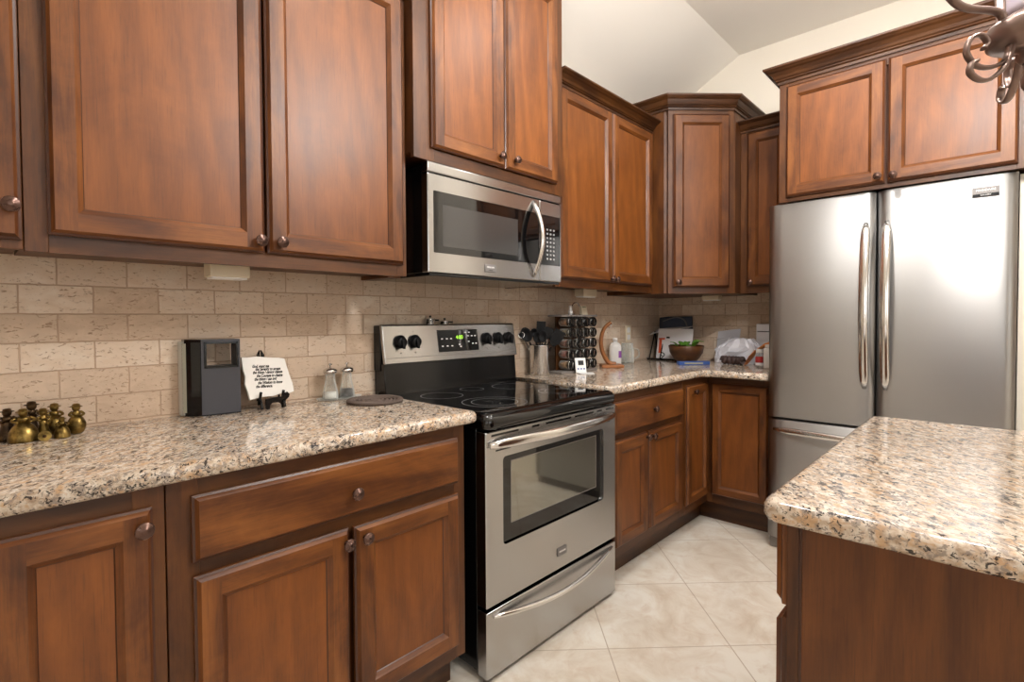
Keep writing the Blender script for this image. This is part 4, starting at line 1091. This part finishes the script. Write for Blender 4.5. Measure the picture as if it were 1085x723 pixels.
# ------------------------------------------------------------------ stand with the white box, bowl and the rest of the corner
M['paper'] = plain('white_paper', srgb(236, 233, 236), .6)
st = thing('wire_stand', 'black wire cookbook stand with scroll ends in the corner', 'stand', (2.23, -.17, CTZ))
m = MB()
for y in (-.035, -.115):
    m.tube([Vector((2.20, y, CTZ+.004)), Vector((2.33, y, CTZ+.004)), Vector((2.285, y, CTZ+.20))], .004, 8)
    m.tube([Vector((2.20, y, CTZ+.004)), Vector((2.285, y, CTZ+.20))], .004, 8)
m.tube([Vector((2.20, -.30, CTZ+.004)), Vector((2.20, -.02, CTZ+.004))], .004, 8)
m.tube([Vector((2.33, -.30, CTZ+.004)), Vector((2.33, -.02, CTZ+.004))], .004, 8)
part('wire_frame', m, M['black'], st)
m = MB(); s0 = Vector((2.185, -.115, CTZ+.004))
m.tube(spline([s0+Vector((.015, 0, 0)), s0+Vector((-.02, -.012, .002)), s0+Vector((-.03, -.035, .014)), s0+Vector((-.03, -.058, .038)), s0+Vector((-.03, -.042, .052)), s0+Vector((-.03, -.028, .040)), s0+Vector((-.03, -.036, .030)), s0+Vector((-.03, -.042, .034))], 5), .0032, 8)
part('scroll', m, M['black'], st)
m = MB(); m.box(2.19, 2.33, -.31, -.02, CTZ+.008, CTZ+.012); part('ledge', m, M['black'], st)
bx = thing('white_folder', 'white open cardboard folder with orange and black print on the wire stand', 'folder', (2.26, -.20, CTZ+.012))
lean = .18
def FBX(u, w, d): return Vector((2.225 + w*lean - d, -u, CTZ+.0125 + w))
m = MB()
m.box(.075, .330, -.004, 0, .0, .205, 0, 0, 1, FBX)
part('front_panel', m, M['paper'], bx)
m = MB(); m.hexa([Vector(p) for p in ((2.262, -.085, CTZ+.198), (2.264, -.300, CTZ+.226), (2.345, -.29, CTZ+.232), (2.345, -.03, CTZ+.214), (2.262, -.085, CTZ+.201), (2.264, -.300, CTZ+.229), (2.345, -.29, CTZ+.235), (2.345, -.03, CTZ+.217))])
m.hexa([Vector(p) for p in ((2.25, -.006, CTZ+.170), (2.262, -.085, CTZ+.196), (2.345, -.03, CTZ+.214), (2.345, -.012, CTZ+.18), (2.25, -.006, CTZ+.173), (2.262, -.085, CTZ+.200), (2.345, -.03, CTZ+.217), (2.345, -.012, CTZ+.183))])
part('top_flap', m, M['paper'], bx)
M['orange'] = plain('orange_print', srgb(226, 92, 52), .5)
m = MB()
m.box(.083, .130, 0, .0006, .128, .140, 0, 0, 1, FBX); m.box(.088, .108, 0, .0006, .035, .130, 0, 0, 1, FBX)
part('orange_stripe', m, M['orange'], bx)
m = MB(); m.box(.140, .165, 0, .0006, .138, .150, 0, 0, 1, FBX); part('black_print', m, M['black'], bx)
# blue-grey folded case leaning in the corner behind the folder
M['denim'] = plain('slate_blue_cloth', srgb(66, 76, 94), .8)
t = thing('folded_case', 'slate blue cloth case standing behind the white folder', 'case', (2.372, -.155, CTZ))
m = MB(); rings = []
for z, tk in ((0, .010), (.10, .012), (.22, .012), (.262, .013), (.290, .011), (.300, .005)):
    rings.append([Vector((2.372+x*tk, y + (.012*math.sin(z*30)*0), CTZ+z+.004*math.sin(y*40)*(z > .25))) for x, y in [(-1, -.27), (-1.1, -.20), (-1.1, -.10), (-1, -.03), (1, -.03), (1.1, -.10), (1.1, -.2), (1, -.27)]])
m.loft(rings, 0, True); part('case_body', m, M['denim'], t)
m = MB(); m.tube(spline([Vector((2.356, -.25, CTZ+.21)), Vector((2.352, -.22, CTZ+.28)), Vector((2.36, -.15, CTZ+.297)), Vector((2.356, -.06, CTZ+.27))], 6), .005, 8); part('strap', m, M['fabric'], t)
# bowl
M['bowlwood'] = wood('carved_bowl_wood', 'x', .62)
bw = Vector((2.075, -.365, CTZ))
t = thing('wooden_bowl', 'round dark wooden bowl holding green leaves', 'bowl', bw)
m = MB(); m.lathe([(.048, 0), (.050, .004), (.078, .030), (.102, .070), (.110, .112), (.1065, .116), (.103, .112), (.095, .072), (.072, .035), (.045, .012), (.001, .012)], bw, 36); part('bowl_shell', m, M['bowlwood'], t)
M['leaf'] = plain('fresh_green_leaf', srgb(96, 150, 52), .5)
t = thing('leafy_greens', 'green salad leaves sticking out of the wooden bowl', 'greens', bw+Vector((0, 0, .05)))
for k in range(9):
    a = k*2.4; r_ = .02+.045*((k*37 % 10)/10); p = bw+Vector((math.cos(a)*r_, math.sin(a)*r_, .085+.012*(k % 3)))
    L = .055+.012*(k % 4); e = Vector((math.cos(a), math.sin(a), .30+.25*(k % 2))).normalized(); s = e.cross(ez).normalized(); up = s.cross(e)
    m = MB(); rings = []
    for i in range(7):
        q = i/6; w = .020*math.sin(PI*(q*.9+.05))+.001
        c = p + e*(L*q) + up*(.016*math.sin(q*2.6))
        rings.append([c-s*w+up*.004, c-s*w*.5, c+up*.001, c+s*w*.5, c+s*w+up*.004, c+s*w+up*.0028, c-up*.0005, c-s*w+up*.0028])
    m.loft(rings, 0, True); part('leaf', m, M['leaf'], t)
# blue booklet
t = thing('blue_box', 'slim blue box with white lettering lying in front of the wooden bowl', 'box', (1.995, -.455, CTZ))
bo = Vector((1.990, -.450, CTZ)); bu = Vector((.76, -.65, 0)); bv = Vector((.65, .76, 0))
FX = lambda u, w, d: bo + bu*u + ez*w - bv*d
m = MB(); m.box(-.10, .10, -.02, .02, 0, .022, 0, .002, 1, FX); part('carton', m, M['blue'], t)
m = MB(); m.box(-.065, .055, .02, .0205, .006, .016, 0, 0, 1, FX); part('inner_rail', m, plain('putty_plastic', srgb(150, 146, 128), .5), t)
# plastic packaging
def crumple(m, x0, x1, y0, y1, z0, h, seed, amp=.02, nx=9, ny=13, nz=6):
    rnd = random.Random(seed); rings = []
    N = 36
    for k in range(nz+1):
        q = k/nz; s = (1-.55*max(0, q-.55)/.45)
        ring = []
        for i in range(N):
            a = 2*PI*i/N
            cx_ = math.copysign(abs(math.cos(a))**.55, math.cos(a)); cy_ = math.copysign(abs(math.sin(a))**.55, math.sin(a))
            j = (rnd.random()-.5)*amp*(0.25 if k == 0 else 1)
            ring.append(Vector(((x0+x1)/2+(x1-x0)/2*cx_*s+j, (y0+y1)/2+(y1-y0)/2*cy_*s+(rnd.random()-.5)*amp*.6, z0+h*q+(rnd.random()-.5)*amp*(0 if k == 0 else .9))))
        rings.append(ring)
    m.loft(rings, 0, False)
M['bagwhite'] = glass('cloudy_white_plastic', (.90, .89, .95, 1), .3, .30)
m = MB(); crumple(m, 2.235, 2.345, -.785, -.475, CTZ+.001, .155, 3, .022)
single('plastic_bag', m, M['bagwhite'], 'crumpled cloudy white plastic bag piled against the tiles', 'plastic bag', (2.29, -.62, CTZ))
t = thing('clear_container', 'tilted clear plastic clamshell lid leaning on the white plastic bag', 'container', (2.26, -.50, CTZ))
m = MB(); m.hexa([Vector(p) for p in ((2.352, -.440, CTZ+.002), (2.352, -.575, CTZ+.002), (2.360, -.575, CTZ+.002), (2.360, -.44, CTZ+.002), (2.380, -.450, CTZ+.200), (2.380, -.60, CTZ+.220), (2.386, -.60, CTZ+.220), (2.386, -.45, CTZ+.200))], 0, .003); part('lid_panel', m, M['bagclear'], t)
m = MB()
for q in (.25, .5, .75): m.tube([Vector((2.3515+.028*q, -.446, CTZ+.2*q)), Vector((2.3515+.028*q, -.585, CTZ+.21*q))], .003, 6)
part('ridge', m, M['bagclear'], t)
t = thing('white_carton', 'white carton standing upright against the wall behind the plastic bag', 'carton', (2.37, -.79, CTZ))
m = MB(); m.box(2.352, 2.389, -.93, -.705, CTZ+.0005, CTZ+.252, 0, .002); part('carton_body', m, M['paper'], t)
m = MB(); m.box(2.350, 2.3515, -.92, -.712, CTZ+.20, CTZ+.206); part('seam', m, M['fabric'], t)
M['brownwoven'] = plain('dark_brown_woven', srgb(62, 44, 40), .6)
m = MB(); n = 60
pa = [Vector((2.165+.006*math.sin(i*.5), -.562-.13*i/n, CTZ+.027+.003*math.sin(i*.7))) for i in range(n+1)]
t = thing('braided_pouch', 'dark brown braided pouch lying on the counter beside the orange wrapper', 'pouch', (2.165, -.63, CTZ))
for ph in (0, 2.09, 4.19):
    pts = [p + Vector((math.sin(i*.42+ph)*.012, 0, math.cos(i*.42+ph)*.011)) for i, p in enumerate(pa)]
    m.tube(pts, .0148, 8)
part('braid', m, M['brownwoven'], t)
M['orangecloth'] = plain('orange_wrapper_foil', srgb(216, 138, 74), .45)
t = thing('orange_wrapper', 'crumpled orange bread wrapper leaning up toward the refrigerator', 'wrapper', (2.16, -.75, CTZ))
m = MB(); rnd = random.Random(5); rings = []
path = spline([Vector((2.150, -.718, CTZ+.022)), Vector((2.155, -.735, CTZ+.045)), Vector((2.175, -.765, CTZ+.085)), Vector((2.19, -.80, CTZ+.118)), Vector((2.20, -.84, CTZ+.135)), Vector((2.21, -.885, CTZ+.13))], 5)
rad = [.022, .030, .036, .040, .042, .041, .038, .034, .031, .028, .026, .024, .022, .021, .020, .019, .018, .017, .016, .015, .014, .013, .012, .011, .010, .009]
for i, p in enumerate(path):
    r_ = rad[min(i, 25)]*1.3
    rings.append([p + Vector((math.cos(2*PI*k/14)*r_*.8*(1+.22*(rnd.random()-.5)), -.55*math.sin(2*PI*k/14)*r_*(1+.2*(rnd.random()-.5))*.8, max(-p.z+CTZ+.001, math.sin(2*PI*k/14)*r_*.8*(1+.2*(rnd.random()-.5))))) for k in range(14)])
m.loft(rings, 0, False); part('foil', m, M['orangecloth'], t)
m = MB(); m.box(2.117, 2.120, -.742, -.728, CTZ+.04, CTZ+.043); part('printed_line', m, M['brownwoven'], t)
M['red'] = plain('red_label', srgb(176, 44, 44), .5)
t = thing('seasoning_jar', 'small clear seasoning jar with red label at the counter end by the refrigerator', 'jar', (2.085, -.812, CTZ)); c = Vector((2.085, -.812, CTZ))
m = MB(); m.lathe([(.021, 0), (.023, .003), (.023, .078), (.018, .086)], c, 22); part('glass_body', m, M['glass'], t)
m = MB(); m.lathe([(.0235, .028), (.0235, .062)], c, 22, cap=False); part('label', m, M['red'], t)
m = MB(); m.lathe([(.0238, .012), (.0238, .026)], c, 22, cap=False); part('lower_label', m, M['paper'], t)
m = MB(); m.lathe([(.020, .085), (.0215, .087), (.0215, .104), (.020, .106), (.001, .106)], c, 22); part('cap', m, M['white'], t)
t = thing('white_bottle', 'plain white plastic bottle half hidden by the refrigerator edge', 'bottle', (2.045, -.872, CTZ)); c = Vector((2.045, -.872, CTZ))
m = MB(); m.lathe([(.024, 0), (.026, .003), (.026, .100), (.022, .112), (.016, .118)], c, 24); part('bottle_body', m, M['white'], t)
m = MB(); m.lathe([(.018, .117), (.018, .134), (.016, .136), (.001, .136)], c, 20); part('cap', m, M['white'], t)
